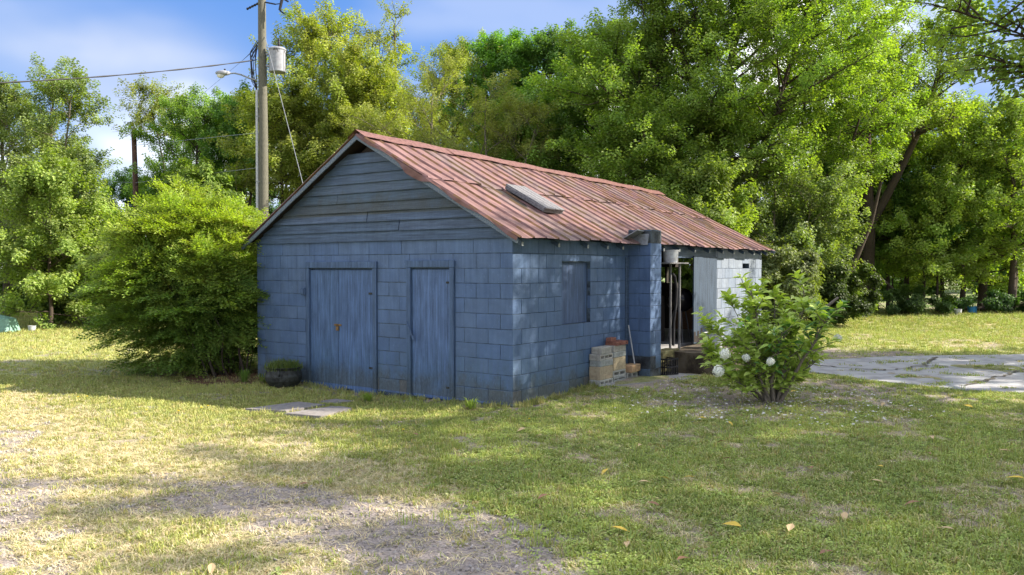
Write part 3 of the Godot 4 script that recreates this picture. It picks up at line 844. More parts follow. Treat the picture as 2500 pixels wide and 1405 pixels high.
func poly_dist(p: Vector2, pts: Array) -> float:
	var best := 1e9
	for i in pts.size() - 1:
		best = minf(best, p.distance_to(Geometry2D.get_closest_point_to_segment(p, pts[i], pts[i + 1])))
	return best

const TRACK_A := [Vector2(0.2, 2.5), Vector2(-0.22, 4.4), Vector2(-0.5, 5.5), Vector2(-1.15, 6.1), Vector2(-2.1, 6.75), Vector2(-3.2, 7.25)]
const TRACK_B := [Vector2(-2.6, 3.2), Vector2(-3.2, 5.0), Vector2(-4.1, 6.6), Vector2(-5.6, 8.6), Vector2(-7.4, 10.2), Vector2(-11.0, 12.0)]
const STONES := [[Vector2(-3.45, 10.72), Vector2(-2.98, 11.55), Vector2(-2.55, 11.32), Vector2(-2.90, 10.62)], [Vector2(-2.86, 10.38), Vector2(-2.42, 11.15), Vector2(-2.35, 11.12), Vector2(-2.30, 11.13), Vector2(-2.12, 10.95), Vector2(-2.34, 10.15)], [Vector2(-2.75, 11.75), Vector2(-2.55, 12.0), Vector2(-2.25, 11.80), Vector2(-2.45, 11.62)]]
const PAVED := [Vector2(5.1, 14.6), Vector2(5.45, 16.2), Vector2(7.2, 16.8), Vector2(8.9, 17.25), Vector2(10.7, 17.4), Vector2(17.0, 17.6), Vector2(17.0, 10.6), Vector2(9.0, 11.2), Vector2(7.4, 12.0), Vector2(6.5, 12.6), Vector2(5.75, 13.35)]

func zones(x: float, z: float) -> Array:   # [grass cover, dry straw, gravel, bare soil, mulch, far lawn]
	var a := na.get_noise_2d(x * 6.0, z * 6.0)
	var b := nb.get_noise_2d(x * 18.0, z * 18.0)
	var c := nc.get_noise_2d(x * 60.0, z * 60.0)
	var p := Vector2(x, z)
	var da := 1e3
	var db := 1e3
	if z < 16.0 and x < 6.0:
		da = poly_dist(p, TRACK_A)
		db = poly_dist(p, TRACK_B)
	var wob := 0.30 * a + 0.26 * b + 0.22 * c
	var ga := sm(1.0, 0.55, da + wob + sm(6.2, 7.2, z) * 0.75)
	var gb := sm(0.46, 0.22, db + wob * 2.1)
	var gravel := maxf(ga, gb)
	var dry := sm(2.3, 0.8, minf(da + maxf(0.0, x + 0.9) * 1.2, db) + 1.3 * a + 0.7 * b)
	dry = maxf(dry, 0.9 * sm(-0.32, 0.2, a + 0.5 * b) * sm(-0.8, -3.0, x) * sm(10.6, 9.0, z))
	dry = maxf(dry, 0.65 * sm(0.08, 0.40, b + 0.3 * a + 0.3 * c) * sm(-1.0, 1.0, x))
	var soil := sm(0.25, 0.75, bell(x, z, 3.3, 11.5, 1.5) + 0.5 * b + 0.25 * c)
	soil = maxf(soil, sm(0.35, 0.8, bell(x, z, 2.2, 12.3, 0.9) + 0.4 * b + 0.2 * c))
	soil = maxf(soil, sm(0.30, 0.7, bell(x, z, 5.2, 12.0, 1.4) * 0.9 + 0.5 * b + 0.25 * c))
	soil = maxf(soil, sm(0.30, 0.7, bell(x, z, 7.0, 17.6, 2.0) * 0.8 + 0.4 * b + 0.25 * c))
	soil = maxf(soil, 0.7 * sm(0.30, 0.5, b + 0.4 * c + 0.2 * a))
	var q := local(x, z)
	var wall := 1e3
	if q.x > -0.6 and q.x < 10.3 and q.y < 0.6 and q.y > -5.9:
		wall = maxf(maxf(-q.x, q.x - 9.75), maxf(q.y, -5.28 - q.y))
		soil = maxf(soil, sm(0.34, 0.08, wall + 0.25 * b + 0.1 * c))
	var mulch := sm(0.25, 0.6, bell(x, z, -4.6, 13.75, 0.95) + 0.25 * b + 0.2 * c)
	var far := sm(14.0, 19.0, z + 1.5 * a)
	var grass := 1.0 - maxf(maxf(gravel, soil * 0.85), mulch)
	return [clampf(grass, 0.0, 1.0), dry, gravel, soil, mulch, far]

func ground_color(x: float, z: float, k: Array) -> Color:
	var a := na.get_noise_2d(x * 9.0 + 50.0, z * 9.0)
	var c := nc.get_noise_2d(x * 90.0, z * 90.0)
	var col := Color(0.215, 0.225, 0.095).lerp(Color(0.255, 0.28, 0.095), sm(-0.4, 0.5, a))
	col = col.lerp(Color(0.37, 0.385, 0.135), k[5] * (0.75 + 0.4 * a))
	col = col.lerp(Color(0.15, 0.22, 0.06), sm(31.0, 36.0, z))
	col = col.lerp(Color(0.52, 0.43, 0.25), k[1] * 0.8)
	col = col.lerp(Color(0.31, 0.26, 0.225), k[3])
	col = col.lerp(Color(0.325, 0.28, 0.255), k[2])
	col = col.lerp(Color(0.14, 0.08, 0.05), k[4])
	return col * (1.0 + 0.28 * c)

# ------------------------------------------------------------------ foliage
func make_sprigs() -> void:
	# a bunch of broad leaves round the end of a twig
	for kind in ["broad", "small", "narrow"]:
		var mb := MB.new()
		var cnt: int = {"broad": 15, "small": 20, "narrow": 22}[kind]
		var ln: float = {"broad": 0.115, "small": 0.075, "narrow": 0.10}[kind]
		var wd: float = {"broad": 0.085, "small": 0.05, "narrow": 0.034}[kind]
		for i in cnt:
			var f := float(i) / cnt
			var p := Vector3(rr(-0.09, 0.09), 0.02 + 0.30 * f, rr(-0.09, 0.09))
			var az := i * 2.4 + rr(-0.5, 0.5)
			var d := Vector3(cos(az), rr(-0.45, 0.35), sin(az)).normalized()
			p += d * 0.04
			var up := (Vector3.UP + Vector3(rr(-0.5, 0.5), 0, rr(-0.5, 0.5))).normalized()
			var t := rr(0.78, 1.2)
			mb.leaf(p, d, up, ln * rr(0.75, 1.2), wd * rr(0.8, 1.2), rr(0.05, 0.25), rr(0.0, 0.35), Color(t * rr(0.92, 1.12), t, t * rr(0.8, 1.1)))
		S[kind] = mb.mesh()
	# a flat spray of small paired leaves, for the big hedge shrub
	var sp := MB.new()
	sp.tube([Vector3.ZERO, Vector3(0.15, 0.01, 0), Vector3(0.3, 0.0, 0)], [0.003, 0.002, 0.001], 3, Color(0.5, 0.35, 0.3), false)
	for i in 26:
		var f := 0.1 + 0.9 * i / 26.0
		var side := 1.0 if i % 2 else -1.0
		var p := Vector3(0.31 * f, rr(-0.015, 0.02), side * rr(0.0, 0.07) * (1.2 - f))
		var d := Vector3(rr(0.3, 0.9), rr(-0.15, 0.35), side * rr(0.5, 1.0)).normalized()
		var up := (Vector3.UP + Vector3(rr(-0.45, 0.45), 0, rr(-0.45, 0.45))).normalized()
		var t := rr(0.75, 1.2)
		sp.leaf(p, d, up, rr(0.034, 0.052), rr(0.02, 0.03), rr(0.05, 0.25), rr(0.0, 0.2), Color(t * rr(0.9, 1.15), t, t * rr(0.7, 1.1)))
	S["spray"] = sp.mesh()
	# grass, straw, clover, stones
	for kind in ["tuft", "long", "straw"]:
		var g := MB.new()
		for i in 11:
			var az := rr(0, TAU)
			var r := rr(0.0, 0.055)
			var p := Vector3(cos(az) * r, -0.004, sin(az) * r)
			var h: float = rr(0.022, 0.05) if kind == "tuft" else rr(0.05, 0.10) if kind == "long" else rr(0.010, 0.026)
			var out: float = rr(0.008, 0.035) if kind != "straw" else rr(0.04, 0.085)
			var b := rr(0, TAU)
			var o := Vector3(cos(b), 0, sin(b))
			var w := Vector3(-o.z, 0, o.x) * rr(0.0022, 0.0038) * (1.0 if kind != "straw" else 0.75)
			var m := p + o * out * 0.35 + Vector3(0, h * 0.65, 0)
			var tip := p + o * out + Vector3(0, h * rr(0.75, 1.0), 0)
			var t := rr(0.65, 1.3)
			var col := Color(t * rr(0.85, 1.3), t, t * rr(0.7, 1.1))
			g.tri(p - w, m - w * 0.8, m + w * 0.8, col)
			g.tri(p - w, m + w * 0.8, p + w, col)
			g.tri(m - w * 0.8, tip, m + w * 0.8, col)
		S[kind] = g.mesh()
	var cl := MB.new()
	for i in 12:
		var az := rr(0, TAU)
		var r := rr(0.0, 0.06)
		var p := Vector3(cos(az) * r, rr(0.008, 0.03), sin(az) * r)
		var b := rr(0, TAU)
		var d := Vector3(cos(b), rr(-0.2, 0.3), sin(b)).normalized()
		var t := rr(0.7, 1.25)
		cl.leaf(p, d, (Vector3.UP + Vector3(rr(-0.5, 0.5), 0, rr(-0.5, 0.5))).normalized(), rr(0.014, 0.026), rr(0.010, 0.018), 0.1, 0.1, Color(t, t, t * 0.9))
	S["clover"] = cl.mesh()
	var pb := MB.new()
	var ico := []
	for i in 9:
		var e := acos(1.0 - 2.0 * (i + 0.5) / 9.0)
		ico.append(Vector3(sin(e) * cos(i * 2.4), cos(e) * 0.7, sin(e) * sin(i * 2.4)) * rr(0.8, 1.2))
	for i in 9:
		for j in range(i + 1, 9):
			for k in range(j + 1, 9):
				var nn: Vector3 = (ico[j] - ico[i]).cross(ico[k] - ico[i])
				var pos := 0
				var neg := 0
				for l in 9:
					if l != i and l != j and l != k:
						if nn.dot(ico[l] - ico[i]) > 0.0:
							pos += 1
						else:
							neg += 1
				if pos == 0:
					pb.tri_out(ico[i], ico[j], ico[k], nn)
				elif neg == 0:
					pb.tri_out(ico[i], ico[j], ico[k], -nn)
	S["pebble"] = pb.mesh()

func curve(a: Vector3, d0: Vector3, d1: Vector3, ln: float, k: int, wob: float) -> Array:
	var pts := [a]
	var p := a
	for i in k:
		var d := d0.lerp(d1, float(i) / maxi(1, k - 1)).normalized() + Vector3(rr(-wob, wob), rr(-wob, wob), rr(-wob, wob))
		p += d.normalized() * (ln / k)
		pts.append(p)
	return pts

func pick(pts: Array, f: float) -> Vector3:
	var x := clampf(f, 0.0, 0.9999) * (pts.size() - 1)
	var i := int(x)
	return pts[i].lerp(pts[i + 1], x - i)

# species: leaf tint (linear), second tint, sprig, leaf size, sprigs per metre of twig, bark material
const KIND := {
	"loose": [Color(0.217, 0.300, 0.125), Color(0.294, 0.364, 0.134), "broad", 0.71, 21.0, "bark_pale"],
	"yellow": [Color(0.290, 0.365, 0.087), Color(0.394, 0.429, 0.104), "broad", 0.84, 16.8, "bark"],
	"airy": [Color(0.255, 0.313, 0.104), Color(0.348, 0.371, 0.122), "broad", 0.88, 8.4, "bark"],
	"feather": [Color(0.313, 0.360, 0.104), Color(0.383, 0.406, 0.139), "narrow", 0.88, 11.2, "bark_pale"],
	"dark": [Color(0.117, 0.242, 0.059), Color(0.172, 0.311, 0.081), "broad", 0.88, 23.8, "bark"],
	"rich": [Color(0.156, 0.326, 0.063), Color(0.212, 0.397, 0.085), "broad", 0.88, 26.6, "bark"],
	"mid": [Color(0.202, 0.342, 0.081), Color(0.281, 0.420, 0.106), "broad", 0.84, 18.2, "bark"],
	"elm": [Color(0.230, 0.358, 0.077), Color(0.319, 0.433, 0.096), "broad", 0.80, 16.1, "bark"],
	"thin": [Color(0.20, 0.31, 0.065), Color(0.28, 0.38, 0.08), "broad", 0.84, 7.7, "bark"],
	"open": [Color(0.253, 0.374, 0.077), Color(0.363, 0.462, 0.110), "broad", 0.92, 10.5, "bark"],
	"shade": [Color(0.209, 0.325, 0.070), Color(0.290, 0.394, 0.087), "broad", 0.84, 12.6, "bark"],
	"grey": [Color(0.209, 0.290, 0.116), Color(0.302, 0.383, 0.174), "broad", 0.80, 15.4, "bark_pale"],
	"bright": [Color(0.244, 0.348, 0.087), Color(0.325, 0.418, 0.122), "broad", 0.80, 26.6, "bark"],
}

func tree(called: String, label: String, category: String, x: float, z: float, h: float, cb: float, rad: float, kind: String, lean := Vector2.ZERO, limbs := 18, group := "", girth := 1.0, fork := 0, extra := []) -> Node3D:
	var K: Array = KIND[kind]
	var base := Vector3(x, gh(x, z) - 0.05, -z)
	var root := thing(called, label, category, base, 0.0, group)
	var wood := MB.new()
	var buf := PackedFloat32Array()
	var r0 := (0.012 * h + 0.03) * girth
	var trunk := [Vector3.ZERO]
	for i in range(1, 8):
		var f := i / 7.0
		trunk.append(Vector3(lean.x * f * f + rr(-0.03, 0.03) * h * 0.25, h * 0.95 * f, -lean.y * f * f + rr(-0.03, 0.03) * h * 0.25))
	var tr := []
	for i in 8:
		tr.append(r0 * (1.25 if i == 0 else 1.0 - 0.8 * i / 7.0))
	wood.tube(trunk, tr, 8, Color.WHITE, false)
	var stems := [[trunk, r0]]
	for k in fork:
		var a := k * 2.6 + rr(0.0, 1.0)
		var st := curve(pick(trunk, rr(0.12, 0.3)), Vector3(cos(a) * 0.55, 1, sin(a) * 0.4), Vector3(cos(a) * 0.25, 1, sin(a) * 0.2), h * rr(0.55, 0.72), 6, 0.07)
		var sr := []
		for i in 7:
			sr.append(r0 * 0.6 * (1.0 - 0.8 * i / 6.0))
		wood.tube(st, sr, 6, Color.WHITE, false)
		stems.append([st, r0 * 0.6])
	var cbf := cb / h
	for i in limbs + extra.size():
		var own: bool = i >= limbs
		var f: float = extra[i - limbs][0] if own else lerpf(cbf, 0.98, (i + rr(0.1, 0.9)) / limbs)
		var stem: Array = stems[i % stems.size()] if stems.size() > 1 else stems[0]
		var u := clampf((f - cbf) / (1.0 - cbf), 0.0, 1.0)
		var at := pick(stem[0], f)
		var prof := pow(sin(PI * clampf(0.16 + 0.80 * u, 0.0, 1.0)), 0.7)
		var ln := rad * prof * rr(0.7, 1.15) + 0.25
		var az := i * 2.39996 + rr(-0.5, 0.5)
		var el := lerpf(0.05, 1.15, u) + rr(-0.25, 0.25)
		var d := Vector3(cos(az) * cos(el), sin(el), sin(az) * cos(el))
		if own:
			d = extra[i - limbs][1] - at
			ln = d.length()
			d = d.normalized()
		var pts := curve(at, d, (d + Vector3(0, rr(-0.1, 0.5) if not own else 0.0, 0)).normalized(), ln, 4, 0.14 if not own else 0.06)
		var lr: float = stem[1] * lerpf(0.36, 0.16, u)
		wood.tube(pts, [lr, lr * 0.75, lr * 0.5, lr * 0.3, lr * 0.12], 5, Color.WHITE, false)
		var subs := (5 + int(ln * 1.6)) * (3 if own else 1) * 13 / 10
		for j in subs:
			var g := lerpf(0.25, 1.0, (j + rr(0.0, 1.0)) / subs)
			var sp := pick(pts, g)
			var a2 := rr(0, TAU)
			var sd := (d * rr(0.3, 0.9) + Vector3(cos(a2), rr(-0.35, 0.7), sin(a2)) * 0.8).normalized()
			var sl: float = (minf(ln, 1.6) if own else ln) * 0.42 * (1.25 - 0.6 * g) + rr(0.3, 0.8)
			var sub := curve(sp, sd, (sd + Vector3(0, rr(-0.3, 0.3), 0)).normalized(), sl, 2, 0.2)
			wood.tube(sub, [lr * 0.28 + 0.006, lr * 0.16 + 0.004, 0.003], 3, Color.WHITE, false)
			var tone := rr(0.75, 1.25)
			var mixv := rng.randf()
			var cnt := int(sl * K[4] * 0.60 * rr(0.5, 1.4)) + 1
			for q in cnt:
				var e := lerpf(0.2, 1.05, rng.randf())
				var p := pick(sub, e) + Vector3(rr(-1, 1), rr(-0.8, 0.7), rr(-1, 1)) * (0.06 + 0.085 * sl)
				var c: Color = K[0].lerp(K[1], clampf(mixv + rr(-0.3, 0.3), 0, 1)) * (tone * rr(0.85, 1.15))
				push(buf, upright(Vector3(rr(-0.6, 0.6), 1, rr(-0.6, 0.6)) + sd * 0.5, rr(0, TAU), K[3] * rr(0.75, 1.25)), p, c)
	put("trunk", wood.mesh(), M[K[5]], root)
	many("crown", S[K[2]], M["leaf"], buf, root)
	return root

func bush(called: String, label: String, category: String, x: float, z: float, ctr: Vector3, rad: Vector3, cnt: int, c0: Color, c1: Color, sprig: String, size: float, stems: int, group := "", flat := 1.0) -> Node3D:
	var base := Vector3(x, gh(x, z) - 0.03, -z)
	var root := thing(called, label, category, base, 0.0, group)
	var wood := MB.new()
	var buf := PackedFloat32Array()
	for i in stems:
		var a := i * 2.39996
		var o := Vector3(cos(a), 0, sin(a))
		var foot := o * rr(0.03, 0.05 + 0.02 * stems)
		var goal := ctr + Vector3(o.x * rad.x, rr(-0.3, 0.8) * rad.y, o.z * rad.z) * rr(0.5, 0.85)
		var d := (goal - foot).normalized()
		var ln := foot.distance_to(goal)
		var pts := curve(foot, (d + Vector3(0, 0.6, 0)).normalized(), d, ln, 5, 0.26)
		var r := rr(0.010, 0.026) * (0.6 + 0.25 * rad.y)
		wood.tube(pts, [r, r * 0.85, r * 0.7, r * 0.5, r * 0.35, r * 0.2], 5, Color.WHITE, false)
		for j in 5:
			var sd := (d + Vector3(rr(-1, 1), rr(-0.3, 0.9), rr(-1, 1))).normalized()
			wood.tube(curve(pick(pts, rr(0.35, 0.95)), sd, sd, ln * rr(0.25, 0.45), 2, 0.2), [r * 0.35, r * 0.2, 0.002], 3, Color.WHITE, false)
	# leaves hang in flat plates at the ends of the shoots, with dark gaps between the plates
	var plates := int(cnt / 34.0)
	for k in plates:
		var d := Vector3(rr(-1, 1), rr(-1, 1), rr(-1, 1))
		while d.length() > 1.0 or d.length() < 0.1:
			d = Vector3(rr(-1, 1), rr(-1, 1), rr(-1, 1))
		d = d.normalized()
		var lump := nb.get_noise_3d(d.x * 30.0 + base.x * 9.0, d.y * 30.0, d.z * 30.0)
		var r := minf(1.08, pow(rng.randf(), 0.30) * (1.0 + 0.25 * lump))
		var c0p := ctr + d * rad * r
		if c0p.y < 0.12:
			continue
		var out := Vector3(d.x, d.y * 0.35, d.z).normalized()
		var tilt := (Vector3(0, 1, 0) + Vector3(d.x, 0, d.z) * 0.35 + Vector3(rr(-0.3, 0.3), 0, rr(-0.3, 0.3))).normalized()
		var pr := rr(0.16, 0.34) * (0.6 + 0.3 * rad.y)
		var tone := rr(0.72, 1.25)
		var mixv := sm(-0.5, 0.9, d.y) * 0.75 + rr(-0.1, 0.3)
		var shoot := rng.randf() < 0.22 and d.y > 0.15
		for q in 34:
			var a := rr(0, TAU)
			var rq := sqrt(rng.randf()) * pr
			var o := Vector3(cos(a) * rq, rr(-0.05, 0.05), sin(a) * rq)
			if shoot:
				o = Vector3(cos(a) * 0.05, rng.randf() * pr * 0.9, sin(a) * 0.05) + out * 0.1
			o -= tilt * (o.dot(tilt) * (0.7 if not shoot else 0.0))
			var p := c0p + o + Vector3(0, -0.35 * rq * rq / pr, 0)
			if p.y < 0.05:
				continue
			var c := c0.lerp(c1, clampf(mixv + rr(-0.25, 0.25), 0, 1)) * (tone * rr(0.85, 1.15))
			var b: Basis
			var s := size * rr(0.7, 1.25)
			if sprig == "spray":
				var y := (tilt + Vector3(rr(-0.35, 0.35), 0, rr(-0.35, 0.35))).normalized()
				var xx := (out * 0.6 + o.normalized() + Vector3(rr(-0.4, 0.4), rr(-0.15, 0.25), rr(-0.4, 0.4))).normalized()
				var zz := xx.cross(y).normalized()
				b = Basis(xx * s, zz.cross(xx) * s, zz * s)
			else:
				b = upright(out * 0.6 + Vector3(rr(-0.4, 0.4), 0.8, rr(-0.4, 0.4)), rr(0, TAU), s)
			push(buf, b, p, c)
	put("stems", wood.mesh(), M["bark"], root)
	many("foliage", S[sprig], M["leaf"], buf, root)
	return root

# ------------------------------------------------------------------ the shed
var block_shapes := {}
const RIDGE_Z := -2.72
const Y0 := -0.032
const CH := 0.2032

func block_mesh(l: float, h: float) -> ArrayMesh:
	var key := "%d_%d" % [roundi(l * 1000), roundi(h * 1000)]
	if not block_shapes.has(key):
		var mb := MB.new()
		mb.at(Vector3(0, 0, -0.03), Vector3(l - 0.007, h - 0.007, 0.06), 0.0035)
		block_shapes[key] = mb.mesh()
	return block_shapes[key]

func lay(parent: Node3D, front: bool, a: float, b: float, k: int, mats: Array, half := 0, off := 0.0) -> void:
	if b - a < 0.03:
		return
	var y := Y0 + CH * k
	var h := CH
	if half == 1:
		h = CH * 0.5
	elif half == 2:
		h = CH * 0.5
		y += CH * 0.5
	var o := put("block", block_mesh(b - a, h), mats[rng.randi() % mats.size()], parent)
	var proud := rr(-0.0015, 0.0025)
	if front:
		o.transform = Transform3D(Basis(Vector3(0, 0, 1), Vector3.UP, Vector3(-1, 0, 0)), Vector3(off - proud, y + h * 0.5, -(a + b) * 0.5))
	else:
		o.transform = Transform3D(Basis(), Vector3((a + b) * 0.5, y + h * 0.5, off + proud))

func course(parent: Node3D, front: bool, k: int, a: float, b: float, start: float, mats: Array) -> void:
	var x := start
	while x < b - 0.001:
		lay(parent, front, maxf(x, a), minf(x + 2 * CH, b), k, mats)
		x += 2 * CH

func roof_pt(t: float, v: float, side: int, up := 0.0) -> Vector3:
	var ez := 0.20 if side == 1 else -5.46
	var z := lerpf(RIDGE_Z, ez, v)
	var y := lerpf(3.765 - 0.0128 * maxf(t, 0.0), 2.175 if side == 1 else 2.155, v)
	y -= 0.02 * sin(PI * v) * sin(t * 0.9) + 0.008 * sin(t * 4.1 + v * 3.0)
	var nrm := Vector3(0, 0.876, 0.482) if side == 1 else Vector3(0, 0.876, -0.482)
	return Vector3(t, y, z) + nrm * up

func roof_panel(t0: float, v0: float, v1: float, side: int, segs: int, lift: float, sd: int) -> ArrayMesh:
	var mb := MB.new()
	var xs := [-0.02, 0.0, 0.02, 0.15, 0.283, 0.305, 0.327, 0.46, 0.59]
	var hs := [0.0, 0.026, 0.003, -0.002, 0.001, 0.026, 0.001, -0.002, 0.0]
	var rust := Color(1.0, 1.0, 1.0)
	var q := RandomNumberGenerator.new()
	q.seed = sd
	var pts := []
	var cols := []
	var ph := q.randf() * 6.0
	var grey_by := []
	for j in xs.size():
		grey_by.append(q.randf())
	for i in segs + 1:
		var v := lerpf(v0, v1, float(i) / segs)
		var row := []
		var cr := []
		for j in xs.size():
			var e: float = hs[j] + lift * pow(float(i) / segs, 5.0) * (0.6 + 0.5 * sin(xs[j] * 9.0 + ph)) + 0.0025 * sin(v * 17.0 + ph + xs[j] * 5.0)
			row.append(roof_pt(t0 + xs[j] + 0.004 * sin(ph + v * 6.0), v, side, 0.03 + e))
			var crest: bool = j in [1, 5]
			var w := q.randf()
			var fade := sm(0.22, 0.85, v + 0.12 * sin(ph + xs[j] * 11.0))
			var flat := Color(1.0, 1.0, 1.0).lerp(Color(1.2, 1.75, 1.85), fade * (0.35 + 0.75 * grey_by[j]) * (0.85 + 0.3 * q.randf()))
			cr.append(flat if not crest else (Color(1.6, 1.9, 1.6) if w > 0.65 else Color(1.35, 1.0, 0.55) if w > 0.15 else flat))
		pts.append(row)
		cols.append(cr)
	for i in segs:
		for j in xs.size() - 1:
			var a: Vector3 = pts[i][j]
			var b: Vector3 = pts[i][j + 1]
			var d: Vector3 = pts[i + 1][j + 1]
			var e: Vector3 = pts[i + 1][j]
			var c: Color = cols[i][j + 1] if j in [0, 4] else cols[i][j] if j in [1, 5] else cols[i][j + (0 if j != 0 else 1)]
			if j in [2, 3, 6, 7]:
				c = cols[i][3]
			mb.quad_out(a, b, d, e, Vector3(0, 1, 0), c)
	return mb.mesh()

func make_shed() -> void:
	var shed := thing("shed", "low blue painted concrete block shed with rusty red metal gable roof", "shed", Vector3(SHED.x, 0, -SHED.y), atan2(SX.y, SX.x))
	var blues := [M["blue"], M["blue_1"], M["blue_2"], M["blue_3"]]
	var low := [M["blue_low"], M["blue_low_1"], M["blue_1"]]
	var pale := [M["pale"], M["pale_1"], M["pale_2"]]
	# --- gable end: mortar core, then the blocks one by one
	var core := MB.new()
	for s in [[0.0, 0.98], [1.87, 2.47], [4.03, 5.28]]:
		core.span(Vector3(0.005, -0.3, -s[1] + 0.004), Vector3(0.19, 1.797, -s[0] - 0.004))
	core.span(Vector3(0.006, 1.797, -5.276), Vector3(0.19, 2.20, -0.004))
	var fw := put("front_wall", core.mesh(), M["mortar"], shed)
	for k in 11:
		var a := 0.0 if k % 2 == 0 else CH
		var gaps := [[0.0, 5.28]] if k >= 9 else [[0.0, 0.98], [1.87, 2.47], [4.03, 5.28]]
		var m: Array = low if k == 0 else blues
		if k == 10:
			for x in 8:      # long lintel blocks along the top
				lay(fw, true, 0.66 * x, minf(0.66 * (x + 1), 5.28), k, blues)
			continue
		if k % 2 == 1 and k < 10:
			lay(fw, true, 0.0, CH, k, m)
		for g in gaps:
			course(fw, true, k, maxf(g[0], a if k < 9 or true else 0.0), g[1], a, m)
	# --- long side
	var sc := MB.new()
	var sf := MB.new()
	for s in [[0.19, 1.22], [2.03, 3.66], [7.0, 9.75]]:
		if s[0] == 7.0:
			sf.span(Vector3(7.004, -0.3, -0.19), Vector3(8.53, 2.20, -0.008))
			sf.span(Vector3(8.94, -0.3, -0.19), Vector3(9.746, 2.20, -0.008))
			sf.span(Vector3(8.53, -0.3, -0.19), Vector3(8.94, 1.797, -0.008))
			sf.span(Vector3(8.53, 1.90, -0.19), Vector3(8.94, 2.20, -0.008))
		else:
			sc.span(Vector3(s[0] + 0.004, -0.3, -0.19), Vector3(s[1] - 0.004, 2.20, -0.008))
	sc.span(Vector3(1.216, -0.3, -0.19), Vector3(2.034, 0.984, -0.008))
	sc.span(Vector3(1.216, 1.89, -0.19), Vector3(2.034, 2.20, -0.008))
	var sw := put("side_wall", sc.mesh(), M["mortar"], shed)
	var sw2 := put("side_wall", sf.mesh(), M["mortar"], shed)
	for k in 11:
		var a := 0.0 if k % 2 == 1 else CH
		var m: Array = low if k == 0 else blues
		for g in ([[0.0, 1.22], [2.03, 3.66]] if k >= 5 and k < 10 else [[0.0, 3.66]]):
			course(sw, false, k, maxf(g[0], a), g[1], a - 2 * CH if a > 0.1 else a, m) if g[0] > 0.1 else course(sw, false, k, a, g[1], a, m)
		if k % 2 == 0:
			lay(sw, false, 0.0, CH, k, m)
		if k == 9:
			lay(sw, false, 1.22, 1.63, 9, blues, 2)
			lay(sw, false, 1.63, 2.03, 9, blues, 2)
		# far section, laid in the paler blue
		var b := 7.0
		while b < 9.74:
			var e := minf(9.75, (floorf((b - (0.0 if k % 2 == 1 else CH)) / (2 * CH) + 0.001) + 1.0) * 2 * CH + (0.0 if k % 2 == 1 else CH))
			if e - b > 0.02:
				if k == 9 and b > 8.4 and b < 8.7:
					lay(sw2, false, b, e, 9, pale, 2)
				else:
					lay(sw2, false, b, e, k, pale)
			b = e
	# --- the other walls, floor and partition
	var rest := MB.new()
	rest.span(Vector3(0.19, -0.3, -5.28), Vector3(3.66, 2.2, -5.09))
	rest.span(Vector3(7.0, -0.3, -5.28), Vector3(9.56, 2.2, -5.09))
	rest.span(Vector3(3.66, -0.3, -5.28), Vector3(7.0, 0.9, -5.09))
	put("back_wall", rest.mesh(), M["blue_2"], shed)
	var ew := MB.new()
	ew.span(Vector3(9.56, -0.3, -5.28), Vector3(9.74, 2.2, -2.55))
	ew.span(Vector3(9.56, -0.3, -2.55), Vector3(9.74, 1.45, -2.02))
	ew.span(Vector3(9.56, 1.83, -2.55), Vector3(9.74, 2.2, -2.02))
	ew.span(Vector3(9.60, 1.45, -2.31), Vector3(9.70, 1.83, -2.26))
	ew.span(Vector3(9.56, -0.3, -2.02), Vector3(9.74, 0.36, -1.40))
	ew.span(Vector3(9.56, 2.08, -2.02), Vector3(9.74, 2.2, -1.40))
	ew.span(Vector3(9.56, -0.3, -1.40), Vector3(9.74, 2.2, -0.19))
	put("end_wall", ew.mesh(), M["dark_wood"], shed)
	var lp := MB.new()
	lp.span(Vector3(9.5, 0.36, -2.02), Vector3(9.555, 0.98, -1.40), 0.004)
	lp.span(Vector3(9.48, 0.98, -2.04), Vector3(9.58, 1.02, -1.38), 0.004)
	put("low_board", lp.mesh(), M["orange_wood"], shed)
	var pt := MB.new()
	pt.span(Vector3(3.664, -0.1, -5.08), Vector3(3.76, 2.25, -0.195))
	put("partition", pt.mesh(), M["dark_wood"], shed)
	var fl := MB.new()
	fl.span(Vector3(3.77, -0.2, -5.08), Vector3(9.55, 0.36, -0.195))
	put("floor_slab", fl.mesh(), M["concrete"], shed)
	# --- chimney pier
	var cc := MB.new()
	cc.span(Vector3(3.257, -0.2, 0.0), Vector3(3.653, 2.42, 0.393))
	var chim := put("chimney", cc.mesh(), M["mortar"], shed)
	for k in 12:
		var m: Array = [M["pier_low"], M["pier"]] if k < 2 else [M["pier"], M["pier_1"]] if k < 11 else [M["pier_low"]]
		var y := Y0 + CH * k
		if k % 2 == 0:
			for q in 2:
				var o := put("block", block_mesh(CH, CH), m[q % m.size()], chim)
				o.transform = Transform3D(Basis(Vector3(0, 0, 1), Vector3.UP, Vector3(-1, 0, 0)), Vector3(3.25, y + CH * 0.5, CH * (q + 0.5) - 0.004))
			var o2 := put("block", block_mesh(2 * CH - 0.006, CH), m[0], chim)
			o2.transform = Transform3D(Basis(), Vector3(3.455, y + CH * 0.5, 0.40))
		else:
			var o := put("block", block_mesh(2 * CH - 0.006, CH), m[0], chim)
			o.transform = Transform3D(Basis(Vector3(0, 0, 1), Vector3.UP, Vector3(-1, 0, 0)), Vector3(3.25, y + CH * 0.5, CH - 0.004))
			for q in 2:
				var o2 := put("block", block_mesh(CH, CH), m[q % m.size()], chim)
				o2.transform = Transform3D(Basis(), Vector3(3.25 + CH * (q + 0.5), y + CH * 0.5, 0.401))
	var fh := MB.new()
	fh.box(Transform3D(Basis(Vector3.RIGHT, -0.5) * Basis(Vector3.UP, 0.1), Vector3(3.10, 2.33, 0.17)), Vector3(0.30, 0.012, 0.30))
